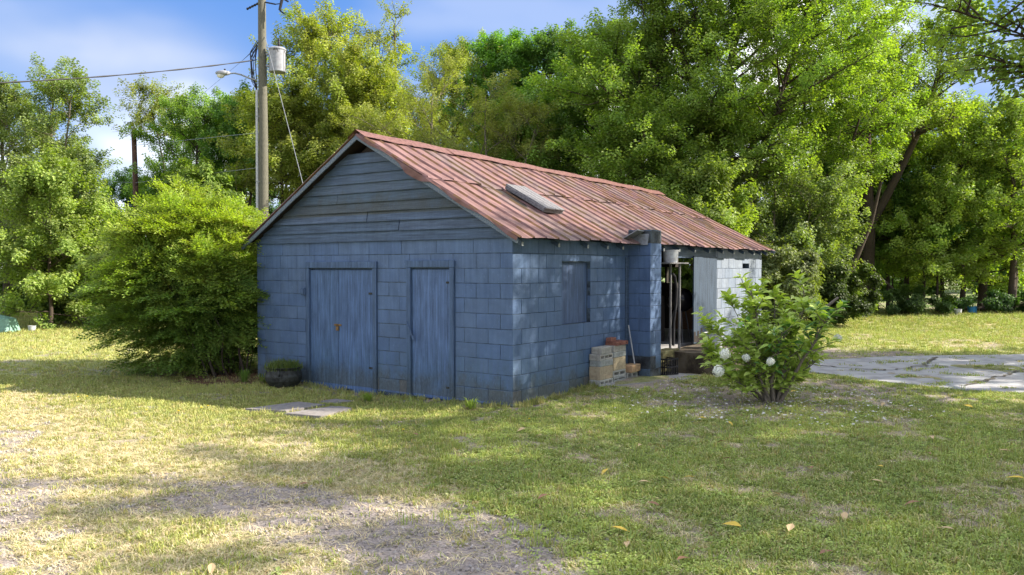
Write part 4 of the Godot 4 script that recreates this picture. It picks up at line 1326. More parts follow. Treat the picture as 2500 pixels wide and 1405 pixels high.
	fh.box(Transform3D(Basis(Vector3.FORWARD, 0.25), Vector3(3.235, 2.27, 0.20)), Vector3(0.012, 0.2, 0.34))
	put("flashing", fh.mesh(), M["tin"], shed)
	# --- siding boards of the gable, each lapped over the one below
	var n_board := 9
	var ex := 0.146
	for i in n_board:
		var y0 := 2.203 + ex * i
		var y1 := y0 + ex + 0.012
		var zr0 := 0.20 - (y0 - 2.175) / 0.545 - 0.05
		var zr1 := 0.20 - (y1 - 2.175) / 0.545 - 0.05
		var zl0 := -5.46 + (y0 - 2.155) / 0.588 + 0.05
		var zl1 := -5.46 + (y1 - 2.155) / 0.588 + 0.05
		if i == 0:
			zr0 = 0.0; zl0 = -5.29
			zr1 = minf(zr1, 0.0); zl1 = maxf(zl1, -5.29)
		var cuts := [[zl0, zl1, zr0, zr1]]
		if i == 2:
			cuts = [[zl0, zl1, -2.66, -2.66], [-2.645, -2.645, zr0, zr1]]
		elif i == 1:
			cuts = [[zl0, zl1, -2.02, -2.02], [-2.003, -2.003, zr0, zr1]]
		elif i == 4:
			cuts = [[zl0, zl1, -3.3, -3.3], [-3.294, -3.294, zr0, zr1]]
		for c in cuts:
			var j := rr(-0.003, 0.003)
			var mb := MB.new()
			var xb := -0.036 + rr(-0.003, 0.003)
			var xt := -0.004
			var A := Vector3(xb, y0 + j, c[0]); var B := Vector3(xb, y0 + j, c[2])
			var C := Vector3(xt, y1, c[3]); var D := Vector3(xt, y1, c[1])
			var bk := Vector3(0.02, 0, 0)
			mb.quad_out(A, B, C, D, Vector3(-1, 0, 0))
			mb.quad_out(A, B, B + bk, A + bk, Vector3(0, -1, 0))
			mb.quad_out(D, C, C + bk, D + bk, Vector3(0, 1, 0))
			mb.quad_out(A, D, D + bk, A + bk, Vector3(0, 0, -1))
			mb.quad_out(B, C, C + bk, B + bk, Vector3(0, 0, 1))
			mb.quad_out(A + bk, B + bk, C + bk, D + bk, Vector3(1, 0, 0))
			put("siding_board", mb.mesh(), M[["board", "board_1", "board_2"][rng.randi() % 3]], shed)
	var gb := MB.new()
	gb.tri_out(Vector3(0.02, 2.2, -5.2), Vector3(0.02, 2.2, -0.05), Vector3(0.02, 3.62, -2.68), Vector3(-1, 0, 0))
	gb.tri_out(Vector3(9.7, 2.2, -5.2), Vector3(9.7, 2.2, -0.05), Vector3(9.7, 3.5, -2.68), Vector3(1, 0, 0))
	put("gable_backing", gb.mesh(), M["dark_wood"], shed)
	# --- roof
	var deck := MB.new()
	for sd in [1, -1]:
		for i in 5:
			var a := roof_pt(-0.13, i * 0.19 + 0.02, sd, -0.01)
			var b := roof_pt(10.05, i * 0.19 + 0.02, sd, -0.01)
			var c := roof_pt(10.05, minf(0.985, i * 0.19 + 0.21), sd, -0.01)
			var d := roof_pt(-0.13, minf(0.985, i * 0.19 + 0.21), sd, -0.01)
			deck.quad_out(a, b, c, d, Vector3(0, -1, 0))
			var u := Vector3(0, 0.022, 0)
			deck.quad_out(a + u, b + u, c + u, d + u, Vector3(0, 1, 0))
			deck.quad_out(a, d, d + u, a + u, Vector3(-1, 0, 0))
	var roof := put("roof", deck.mesh(), M["dark_wood"], shed)
	for i in 17:
		var t0 := -0.17 + 0.6 * i
		var o := put("roof_panel", roof_panel(t0, 0.44, 1.0 + rr(-0.006, 0.012), 1, 12, 0.012, 100 + i), M[["rust", "rust_1", "rust_2"][(i * 7) % 3]], roof)
		o = put("roof_panel", roof_panel(t0 + 0.008, 0.012, 0.465 + rr(-0.012, 0.012), 1, 12, 0.018, 300 + i), M[["rust", "rust_1", "rust_2"][(i * 5 + 1) % 3]], roof)
		o.position = Vector3(0, 0.005, 0.0027)
		put("roof_panel", roof_panel(t0, 0.012, 1.0, -1, 6, 0.012, 500 + i), M["rust_1"], roof)
	for i in 5:
		var a := -0.19 + 2.05 * i
		var b := a + 2.09
		var cap := MB.new()
		for sd in [1, -1]:
			for k in 6:
				var ta := lerpf(a, b, k / 6.0)
				var tb := lerpf(a, b, (k + 1) / 6.0)
				var e := 0.062 + 0.004 * (i % 2) + 0.008 * sin(k * 2.0 + i)
				var e2 := 0.062 + 0.004 * (i % 2) + 0.008 * sin((k + 1) * 2.0 + i)
				var wv := 0.052 + 0.012 * rng.randf()
				var top_a := roof_pt(ta, 0.0, sd, 0.0) + Vector3(0, 0.085 + 0.004 * (i % 2), 0)
				var top_b := roof_pt(tb, 0.0, sd, 0.0) + Vector3(0, 0.085 + 0.004 * (i % 2), 0)
				cap.quad_out(top_a, top_b, roof_pt(tb, wv, sd, e2), roof_pt(ta, wv, sd, e), Vector3(0, 1, 0))
		put("ridge_cap", cap.mesh(), M["rust_cap"], roof)
	# --- rake trim, rafter tails, eave purlin
	for e in [[1, -0.165], [-1, -0.165], [1, 10.07], [-1, 10.07]]:
		var rk := MB.new()
		for k in 8:
			var a := roof_pt(e[1] + rr(-0.004, 0.004), k / 8.0, e[0], -0.022)
			var b := roof_pt(e[1] + rr(-0.004, 0.004), (k + 1) / 8.0 + 0.002, e[0], -0.022)
			rk.beam(a, b, 0.022, 0.065, Vector3(0, 0.876, 0.482 * e[0]), 0.003)
		put("rake_board", rk.mesh(), M["trim"], shed)
	# curled edge of the first sheet over the rake
	var cu := MB.new()
	for k in 20:
		var v0 := k / 20.0
		var v1 := (k + 1) / 20.0
		var d0 := 0.03 + 0.022 * sin(v0 * 21.0) + (0.05 if k in [7, 8, 9] else 0.0)
		var d1 := 0.03 + 0.022 * sin(v1 * 21.0) + (0.05 if k in [6, 7, 8] else 0.0)
		cu.quad_out(roof_pt(-0.187, v0, 1, 0.032), roof_pt(-0.187, v1, 1, 0.032), roof_pt(-0.200, v1, 1, 0.032 - d1), roof_pt(-0.200, v0, 1, 0.032 - d0), Vector3(-1, 0, 0), Color(1.2, 0.95, 0.8) if k % 3 else Color(1.6, 1.3, 1.0))
	put("curled_edge", cu.mesh(), M["rust"], shed)
	for t in [0.05, 0.95, 1.75, 2.35, 2.85, 4.35, 5.0, 5.7, 6.4, 7.1, 7.7, 8.3, 8.9, 9.35, 9.75]:
		var rt := MB.new()
		rt.beam(Vector3(t, 2.315, -0.25), Vector3(t, 2.122, 0.115), 0.036, 0.06, Vector3(0, 0.876, 0.482), 0.003)
		var o := put("rafter_tail", rt.mesh(), M["board_2"], shed)
		var tip := MB.new()
		tip.at(Vector3(t, 2.12, 0.121), Vector3(0.034, 0.055, 0.012), 0.002)
		put("rafter_tip", tip.mesh(), M["white_wood"], o)
	var ev := MB.new()
	ev.span(Vector3(-0.0, 2.2, -0.19), Vector3(9.75, 2.25, -0.03))
	ev.span(Vector3(3.66, 1.99, -0.17), Vector3(7.0, 2.198, -0.01), 0.004)
	put("eave_plate", ev.mesh(), M["board"], shed)
	var hb := MB.new()
	hb.span(Vector3(0.04, 3.42, RIDGE_Z - 0.03), Vector3(10.0, 3.60, RIDGE_Z + 0.03))
	put("ridge_beam", hb.mesh(), M["dark_wood"], shed)
	# --- double door
	var dd := put("double_door", frame_mesh(2.473, 4.03, 1.80, 0.075, 0.10, -0.15), M["door_trim"], shed)
	for q in [[2.545, 3.318, "door", -0.115], [3.324, 3.955, "door_1", -0.10]]:
		var mb := MB.new()
		var zs := 5
		var w: float = (q[1] - q[0]) / zs
		for i in zs:      # ragged bottom edge
			var yb: float = q[3] + rr(-0.035, 0.02) + (0.05 if q[2] == "door" and i in [3] else 0.0)
			mb.span(Vector3(0.012, yb, -(q[0] + w * (i + 1))), Vector3(0.035, 0.0, -(q[0] + w * i)))
		mb.span(Vector3(0.012, 0.0, -q[1]), Vector3(0.035, 1.772, -q[0]), 0.003)
		put("door_leaf", mb.mesh(), M[q[2]], dd)
	var pk := MB.new()
	pk.at(Vector3(-0.005, 0.865, -3.33), Vector3(0.025, 0.065, 0.06), 0.008)
	pk.tube([Vector3(-0.004, 0.89, -3.31), Vector3(-0.01, 0.93, -3.315), Vector3(-0.01, 0.94, -3.335), Vector3(-0.004, 0.89, -3.352)], [0.006, 0.006, 0.006, 0.006], 6)
	pk.at(Vector3(0.006, 0.92, -3.33), Vector3(0.012, 0.03, 0.16), 0.003)
	put("padlock", pk.mesh(), M["brass_rust"], dd)
	for y in [1.42, 0.30]:
		var hg := MB.new()
		hg.at(Vector3(0.004, y, -2.60), Vector3(0.012, 0.03, 0.11), 0.003)
		put("hinge", hg.mesh(), M["iron"], dd)
	# --- narrow door
	var nd := put("narrow_door", frame_mesh(0.985, 1.868, 1.81, 0.078, 0.10, -0.1), M["door_trim"], shed)
	var mb2 := MB.new()
	mb2.span(Vector3(0.010, -0.045, -1.785), Vector3(0.032, 1.783, -1.072), 0.003)
	put("door_leaf", mb2.mesh(), M["door_2"], nd)
	for y in [1.60, 0.13]:
		var hg := MB.new()
		hg.at(Vector3(0.002, y, -1.10), Vector3(0.012, 0.028, 0.085), 0.003)
		put("hinge", hg.mesh(), M["iron"], nd)
	var bar := MB.new()
	bar.beam(Vector3(-0.04, 1.03, -1.86), Vector3(-0.032, 0.755, -1.715), 0.03, 0.012, Vector3(1, 0, 0), 0.003)
	put("latch_bar", bar.mesh(), M["door_trim"], nd)
	var pl := MB.new()
	pl.span(Vector3(-0.019, -0.03, -1.045), Vector3(-0.016, 0.19, -1.01))
	pl.span(Vector3(-0.019, 0.20, -1.052), Vector3(-0.016, 0.45, -1.040))
	put("bare_patch", pl.mesh(), M["white_wood"], nd)
	# --- boarded window, junction box, trim beside the chimney
	var wb := MB.new()
	wb.span(Vector3(1.225, 0.986, -0.085), Vector3(2.025, 1.888, -0.06), 0.003)
	put("window_board", wb.mesh(), M["door_3"], shed)
	var jb := MB.new()
	jb.at(Vector3(-0.03, 1.43, -4.07), Vector3(0.06, 0.12, 0.085), 0.008)
	jb.at(Vector3(-0.068, 1.43, -4.07), Vector3(0.02, 0.085, 0.06), 0.006)
	put("junction_box", jb.mesh(), M["door_trim"], shed)
	var vt := MB.new()
	vt.span(Vector3(3.145, 0.55, 0.004), Vector3(3.235, 1.98, 0.03), 0.004)
	put("trim_board", vt.mesh(), M["board"], shed)
	# --- open bay: posts, shelf, weathered sheet, brackets
	for p in [Vector2(4.84, 0.02), Vector2(4.78, 0.22)]:
		var po := MB.new()
		po.tube([Vector3(p.x, 0.36, p.y), Vector3(p.x, 1.90, p.y)], [0.022, 0.022], 10)
		put("post", po.mesh(), M["pipe"], shed)
	var sh := MB.new()
	sh.span(Vector3(4.2, 1.875, -0.12), Vector3(5.0, 1.90, 0.30), 0.003)
	put("shelf", sh.mesh(), M["pipe"], shed)
	var shp := MB.new()
	for i in 6:
		var a := 5.87 + 0.19 * i
		shp.span(Vector3(a, 0.36 + rr(0.0, 0.05), 0.004 + rr(-0.002, 0.002)), Vector3(a + 0.189, 2.03, 0.028))
	var ws := put("weathered_sheet", shp.mesh(), M["sheet"], shed)
	var rot := MB.new()
	for i in 14:
		var a := 5.88 + 0.08 * i
		rot.span(Vector3(a, 0.345 + rr(0.0, 0.06), 0.0285), Vector3(a + 0.0795, 0.50 + 0.35 * rng.randf() * rng.randf(), 0.0325))
	put("rotted_edge", rot.mesh(), M["dark_wood"], ws)
	var hp := MB.new()
	hp.span(Vector3(4.2, 1.98, -0.06), Vector3(4.62, 2.19, 0.0))
	hp.span(Vector3(5.05, 0.36, -0.42), Vector3(5.13, 2.0, -0.34))
	put("bay_upright", hp.mesh(), M["dark_wood"], shed)
	var pw := MB.new()
	pw.span(Vector3(4.5, -0.25, 0.008), Vector3(7.6, 0.352, 1.35), 0.01)
	put("porch_slab", pw.mesh(), M["stained"], shed)
	var bl := MB.new()
	bl.span(Vector3(3.95, -0.1, 0.006), Vector3(4.49, 0.19, 0.22), 0.01)
	bl.span(Vector3(3.85, 0.20, 0.006), Vector3(4.70, 0.385, 0.26), 0.008)
	put("step_timber", bl.mesh(), M["mossy"], shed)

func frame_mesh(s0: float, s1: float, top: float, w: float, h: float, bot: float) -> ArrayMesh:
	var mb := MB.new()
	mb.span(Vector3(-0.030, bot, -s0 - w), Vector3(0.05, top, -s0), 0.004)
	mb.span(Vector3(-0.030, bot, -s1), Vector3(0.05, top, -s1 + w), 0.004)
	mb.span(Vector3(-0.038, top + 0.002, -s1 - 0.01), Vector3(0.05, top + h, -s0 + 0.01), 0.004)
	mb.span(Vector3(0.06, bot - 0.1, -s1 + w), Vector3(0.08, top, -s0 - w))
	return mb.mesh()

# ------------------------------------------------------------------ things round the shed
func on_shed(t: float, w: float, y: float) -> Vector3:
	var p := world_of(t, w)
	return Vector3(p.x, y, -p.y)

func cinder(l: float, h: float, d: float, holes: int, side: bool) -> ArrayMesh:   # hollow block; the holes go through from end to end or from face to face
	var mb := MB.new()
	if holes == 0:
		mb.at(Vector3(0, h / 2, 0), Vector3(l, h, d), 0.008)
		return mb.mesh()
	var web := 0.028
	if side:      # holes through the long face
		mb.at(Vector3(0, web / 2, 0), Vector3(l, web, d), 0.004)
		mb.at(Vector3(0, h - web / 2, 0), Vector3(l, web, d), 0.004)
		for i in holes + 1:
			var x := -l / 2 + web / 2 + (l - web) * i / holes
			mb.at(Vector3(x, h / 2, 0), Vector3(web * (1.0 if i == 0 or i == holes else 1.3), h - 2 * web, d - 0.002))
		mb.at(Vector3(0, h / 2, -d * 0.42), Vector3(l - 2 * web, h - 2 * web, 0.012))
	else:
		mb.at(Vector3(0, h / 2, d / 2 - web / 2), Vector3(l, h, web), 0.004)
		mb.at(Vector3(0, h / 2, -d / 2 + web / 2), Vector3(l, h, web), 0.004)
		for i in holes + 1:
			var x := -l / 2 + web / 2 + (l - web) * i / holes
			mb.at(Vector3(x, h / 2, 0), Vector3(web, h - 0.002, d - 2 * web))
	return mb.mesh()

func stack_block(label: String, t: float, w: float, y: float, size: Vector3, holes: int, side: bool, m: String, turn := 0.0) -> void:
	var o := put("concrete_block", cinder(size.x, size.y, size.z, holes, side), M[m])
	o.position = on_shed(t, w, y)
	o.rotation.y = atan2(SX.y, SX.x) + turn
	tag(o, label, "block", "concrete blocks stacked by the shed wall")

func red_brick(label: String, t: float, w: float, y: float, turn: float, m: String) -> void:
	var mb := MB.new()
	for k in [-1, 1]:
		mb.at(Vector3(0, 0.029, 0.0345 * k), Vector3(0.2, 0.058, 0.022), 0.004)
	for i in 4:
		mb.at(Vector3(-0.0875 + 0.0583 * i, 0.029, 0), Vector3(0.025, 0.056, 0.048))
	mb.at(Vector3(0, 0.006, 0), Vector3(0.15, 0.010, 0.046))
	var o := put("red_brick", mb.mesh(), M[m])
	o.position = on_shed(t, w, y)
	o.rotation.y = atan2(SX.y, SX.x) + turn
	tag(o, label, "brick", "red bricks on the block stack")

func make_stacks() -> void:
	var y := gh(world_of(2.2, 0.12).x, world_of(2.2, 0.12).y) - 0.005
	stack_block("pale grey hollow concrete block at the foot of the left stack", 2.165, 0.115, y, Vector3(0.40, 0.095, 0.19), 3, true, "cinder_1")
	stack_block("tall tan faced concrete block low in the left stack", 2.165, 0.112, y + 0.096, Vector3(0.40, 0.20, 0.19), 0, true, "cinder_tan")
	stack_block("thin grey solid block between tan block and three-hole block, left stack", 2.168, 0.116, y + 0.297, Vector3(0.40, 0.09, 0.19), 0, true, "cinder_2")
	stack_block("grey block showing three round holes in the left stack", 2.160, 0.115, y + 0.388, Vector3(0.395, 0.095, 0.19), 3, true, "cinder")
	stack_block("short solid grey block topping the left stack", 2.165, 0.118, y + 0.484, Vector3(0.33, 0.10, 0.18), 0, true, "cinder", 0.04)
	stack_block("thin hollow block under the right stack, lowest in it", 2.59, 0.115, y + 0.02, Vector3(0.40, 0.075, 0.19), 3, true, "cinder_2")
	stack_block("broken mortar-crusted block just above the lowest in the right stack", 2.585, 0.118, y + 0.096, Vector3(0.38, 0.10, 0.18), 2, true, "cinder_1", -0.03)
	stack_block("tall orange tinged block in the middle of the right stack", 2.59, 0.113, y + 0.197, Vector3(0.39, 0.20, 0.19), 0, true, "cinder_tan_1")
	stack_block("thin greenish grey block in the right stack above the orange tinged one", 2.59, 0.116, y + 0.398, Vector3(0.39, 0.085, 0.19), 0, true, "cinder_2")
	stack_block("pale solid block under the red bricks on the right stack", 2.592, 0.114, y + 0.484, Vector3(0.385, 0.10, 0.19), 0, true, "cinder")
	stack_block("rust stained block lying flat against the chimney foot", 3.02, 0.17, y + 0.125, Vector3(0.34, 0.115, 0.20), 0, true, "cinder_rust", 0.05)
	stack_block("mossy rubble block under the rust stained one", 3.0, 0.14, y + 0.02, Vector3(0.30, 0.104, 0.16), 2, true, "cinder_1", -0.1)
	var top := y + 0.585
	red_brick("red brick at the left front of the brick layer", 2.47, 0.14, top, PI / 2, "brick")
	red_brick("red brick second along in the brick layer, by the topmost", 2.575, 0.135, top, PI / 2 + 0.06, "brick_1")
	red_brick("red brick third along in the brick layer", 2.675, 0.14, top, PI / 2 - 0.05, "brick")
	red_brick("red brick at the chimney end of the brick layer", 2.765, 0.135, top, PI / 2, "brick_1")
	red_brick("single red brick lying across the others, topmost of the pile", 2.50, 0.10, top + 0.0585, 0.1, "brick")
	var rod := MB.new()
	rod.tube([Vector3.ZERO, Vector3(-0.04, 0.62, -0.09)], [0.011, 0.010], 8)
	var o := put("pipe", rod.mesh(), M["white_paint"])
	o.position = on_shed(3.13, 0.185, y + 0.24)
	o.rotation.y = atan2(SX.y, SX.x)
	tag(o, "thin white pipe leaning in the corner beside the chimney", "pipe")

func ground_slab(called: String, pts: Array, th: float, m: Material, label: String, cat: String, group := "", jag := 0.0) -> void:
	var mb := MB.new()
	var poly := PackedVector2Array()
	for i in pts.size():
		var a: Vector2 = pts[i]
		var b: Vector2 = pts[(i + 1) % pts.size()]
		var k := maxi(1, int(a.distance_to(b) / 0.35)) if jag > 0.0 else 1
		for j in k:
			poly.append(a.lerp(b, float(j) / k) + Vector2(rr(-jag, jag), rr(-jag, jag)))
	var idx := Geometry2D.triangulate_polygon(poly)
	var up := func(p: Vector2) -> Vector3: return Vector3(p.x, gh(p.x, p.y) + th, -p.y)
	for i in range(0, idx.size(), 3):
		mb.tri_out(up.call(poly[idx[i]]), up.call(poly[idx[i + 1]]), up.call(poly[idx[i + 2]]), Vector3.UP)
	for i in poly.size():
		var a: Vector3 = up.call(poly[i])
		var b: Vector3 = up.call(poly[(i + 1) % poly.size()])
		var e := b - a
		var out := e.cross(Vector3.UP)
		if Geometry2D.is_point_in_polygon((poly[i] + poly[(i + 1) % poly.size()]) * 0.5 + Vector2(out.x, -out.z).normalized() * 0.01, poly):
			out = -out
		mb.quad_out(a, b, b - Vector3(0, 0.12, 0), a - Vector3(0, 0.12, 0), out)
	if cat:
		tag(put(called, mb.mesh(), m), label, cat, group)
	else:
		structure(called, mb.mesh(), m)

func planter() -> void:
	var x := -3.58; var z := 13.0
	var y := gh(x, z)
	var root := thing("cauldron_planter", "round black iron cauldron planted with small greenery by the double door", "planter", Vector3(x, y - 0.02, -z))
	var mb := MB.new()
	mb.lathe(Vector3.ZERO, [Vector2(0.0, 0.0), Vector2(0.14, 0.01), Vector2(0.22, 0.05), Vector2(0.275, 0.13), Vector2(0.285, 0.2), Vector2(0.265, 0.275), Vector2(0.25, 0.30), Vector2(0.275, 0.325), Vector2(0.28, 0.335), Vector2(0.262, 0.338), Vector2(0.235, 0.30), Vector2(0.0, 0.28)], 28)
	put("pot", mb.mesh(), M["iron"], root)
	var h := MB.new()
	h.tube([Vector3(0.0, 0.30, 0.262), Vector3(0.01, 0.27, 0.30), Vector3(0.012, 0.235, 0.30), Vector3(0.0, 0.22, 0.28)], [0.014, 0.016, 0.016, 0.012], 6)
	put("handle", h.mesh(), M["iron"], root)
	var buf := PackedFloat32Array()
	for i in 160:
		var a := rr(0, TAU)
		var r := 0.23 * sqrt(rng.randf())
		var k := Color(0.10, 0.17, 0.04).lerp(Color(0.22, 0.26, 0.09), rng.randf())
		push(buf, upright(Vector3(rr(-0.4, 0.4), 1, rr(-0.4, 0.4)), rr(0, TAU), rr(0.9, 1.9)), Vector3(cos(a) * r, 0.30 + 0.06 * (1.0 - r / 0.23) * rr(0.3, 1.2), sin(a) * r), k)
	many("greenery", S["long"], M["leaf"], buf, root)

func clump(label: String, x: float, z: float, cnt: int, h: float, c0: Color, c1: Color, straw: float) -> void:
	var mb := MB.new()
	for i in cnt:
		var az := rr(0, TAU)
		var o := Vector3(cos(az), 0, sin(az))
		var p := o * rr(0.0, 0.05)
		var dead := rng.randf() < straw
		var hh := h * rr(0.6, 1.1) * (0.45 if dead else 1.0)
		var out := h * (rr(0.2, 0.75) if not dead else rr(0.6, 1.1))
		var w := Vector3(-o.z, 0, o.x) * rr(0.004, 0.007)
		var col := c0.lerp(c1, rng.randf()) if not dead else Color(0.34, 0.28, 0.19) * rr(0.6, 1.1)
		var m := p + o * out * 0.4 + Vector3(0, hh * 0.8, 0)
		var tip := p + o * out + Vector3(0, hh * rr(0.5, 1.0), 0)
		if dead:
			tip.y = 0.02
		mb.tri(p - w, m - w, m + w, col)
		mb.tri(p - w, m + w, p + w, col)
		mb.tri(m - w, tip, m + w, col)
	var o2 := put("ornamental_grass", mb.mesh(), M["leaf"])
	o2.position = Vector3(x, gh(x, z) - 0.01, -z)
	tag(o2, label, "grass clump")

func big_leaf(ln: float, wd: float, sd: int, col0: Color) -> ArrayMesh:
	var q := RandomNumberGenerator.new()
	q.seed = sd
	var mb := MB.new()
	var prof := [0.0, 0.62, 1.0, 0.82, 0.38, 0.0]
	var bend := q.randf_range(0.1, 0.45)
	var pts := []
	for i in 6:
		var f := i / 5.0
		pts.append([Vector3(ln * f, -bend * ln * f * f, 0), wd * 0.5 * prof[i]])
	var up := q.randf_range(0.15, 0.4)
	for i in 5:
		var a: Vector3 = pts[i][0]
		var b: Vector3 = pts[i + 1][0]
		for s: float in [-1.0, 1.0]:
			var wa := Vector3(0, up * pts[i][1], s * pts[i][1])
			var wb := Vector3(0, up * pts[i + 1][1], s * pts[i + 1][1])
			var cl := col0 * q.randf_range(0.93, 1.07)
			if i > 0:
				mb.tri(a, a + wa, b + wb, cl)
			mb.tri(a, b + wb, b, cl)
	return mb.mesh()

func flowering_shrub() -> void:
	var x := 3.52; var z := 11.25
	var base := Vector3(x, gh(x, z) - 0.03, -z)
	var root := thing("flowering_shrub", "large leaved green shrub with white snowball flowers in front of the shed", "shrub", base)
	var wood := MB.new()
	var tips := []
	var goals := [[-0.92, 0.42], [-0.85, 1.05], [-0.62, 1.35], [-0.38, 1.62], [-0.1, 1.45], [0.15, 1.55], [0.42, 1.6], [0.62, 1.35], [0.78, 1.2], [-0.5, 0.75], [0.3, 1.15], [0.72, 0.62], [-0.3, 1.1], [0.05, 1.0], [-0.6, 0.3], [-0.25, 0.62], [0.5, 0.75], [0.15, 0.7], [-0.75, 0.62], [0.85, 0.85]]
	for g in goals:
		var zz := rr(-0.6, 0.6)
		var goal := Vector3(g[0], g[1], zz)
		var foot := Vector3(g[0] * 0.1 + rr(-0.05, 0.05), 0, zz * 0.12)
		var d := (goal - foot).normalized()
		var pts := curve(foot, (d + Vector3(0, 0.35, 0)).normalized(), d, foot.distance_to(goal), 6, 0.2)
		var r := rr(0.016, 0.034)
		wood.tube(pts, [r, r * 0.9, r * 0.75, r * 0.6, r * 0.45, r * 0.3, r * 0.2], 7)
		tips.append([pts[6], d])
		for j in 11:
			var sd := (d * 0.6 + Vector3(rr(-1, 1), rr(-0.25, 0.9), rr(-1, 1))).normalized()
			var st := pick(pts, rr(0.28, 0.98))
			var ln := rr(0.16, 0.42)
			var sub := curve(st, sd, (sd + Vector3(0, 0.3, 0)).normalized(), ln, 3, 0.15)
			wood.tube(sub, [r * 0.35, r * 0.25, r * 0.18, 0.003], 5)
			tips.append([sub[3], sd])
			tips.append([sub[2], sd])
	wood.tube(curve(Vector3(0.6, 1.2, -0.1), Vector3(1, 0.75, 0), Vector3(1, 0.9, 0), 0.42, 3, 0.05), [0.028, 0.024, 0.02, 0.016], 7)
	put("stems", wood.mesh(), M["bark_pale"], root)
	var shapes := []
	for i in 10:
		var c := Color(0.32, 0.48, 0.10).lerp(Color(0.52, 0.62, 0.16), rng.randf()) if i < 6 else Color(0.11, 0.235, 0.065) * rr(0.85, 1.25)
		shapes.append(big_leaf(rr(0.11, 0.16), rr(0.055, 0.08), i, c))
	var place := []
	for tp in tips:
		var k := rng.randi_range(6, 10)
		for i in k:
			var az := i * 2.4 + rr(-0.4, 0.4)
			var el := rr(-0.3, 0.75)
			var d: Vector3 = (Vector3(cos(az) * cos(el), sin(el), sin(az) * cos(el)) + tp[1] * 0.5).normalized()
			var up := (Vector3.UP + Vector3(rr(-0.5, 0.5), 0, rr(-0.5, 0.5))).normalized()
			var zx := d.cross(up).normalized()
			var p: Vector3 = tp[0] - tp[1] * rr(0.0, 0.12) + d * 0.015
			if p.y < 0.12:
				continue
			place.append(Transform3D(Basis(d, zx.cross(d), zx) * rr(0.8, 1.2), p))
	place.sort_custom(func(a, b): return a.origin.z > b.origin.z)
	var rest := PackedFloat32Array()
	for i in place.size():
		if i < 300:
			var o := put("leaf", shapes[rng.randi() % 10], M["leaf_big"], root)
			o.transform = place[i]
		else:
			push(rest, place[i].basis, place[i].origin, Color(1, 1, 1) * rr(0.8, 1.15))
	many("foliage", shapes[3], M["leaf_big"], rest, root)
	var fl := MB.new()
	for i in 90:
		var e := acos(1.0 - 2.0 * (i + 0.5) / 90.0)
		var nn := Vector3(sin(e) * cos(i * 2.4), cos(e), sin(e) * sin(i * 2.4))
		var p := nn * Vector3(0.085, 0.066, 0.078) * rr(0.72, 1.15)
		var tx := nn.cross(Vector3(0.3, 0.9, 0.2)).normalized()
		var ty := nn.cross(tx)
		for k in 5:
			var a := TAU * k / 5.0 + i
			var d := (tx * cos(a) + ty * sin(a) + nn * rr(0.0, 0.5)).normalized()
			fl.leaf(p, d, nn, rr(0.016, 0.026), 0.018, 0.1, 0.2, Color(0.8, 0.82, 0.74) * rr(0.85, 1.08))
	var fm := fl.mesh()
	for p in [Vector3(-0.74, 0.74, 0.42), Vector3(-0.83, 0.52, 0.45), Vector3(-0.20, 0.66, 0.60), Vector3(-0.44, 0.68, 0.34), Vector3(0.88, 0.92, 0.05)]:
		var o := put("flower", fm, M["petal"], root)
		o.position = p
		o.rotation = Vector3(rr(0, 3), rr(0, 3), rr(0, 3))
		o.scale = Vector3(rr(0.9, 1.1), rr(0.8, 1.0), rr(0.9, 1.1)) * (0.62 if p.x > -0.5 else 0.88)
		var st := MB.new()
		st.tube([p, p + Vector3(rr(-0.03, 0.03) - sign(p.x) * 0.08, 0.05, -0.14), p + Vector3(-sign(p.x) * 0.2, 0.08, -0.25)], [0.004, 0.005, 0.006], 5)
		put("flower_stalk", st.mesh(), M["bark_pale"], root)

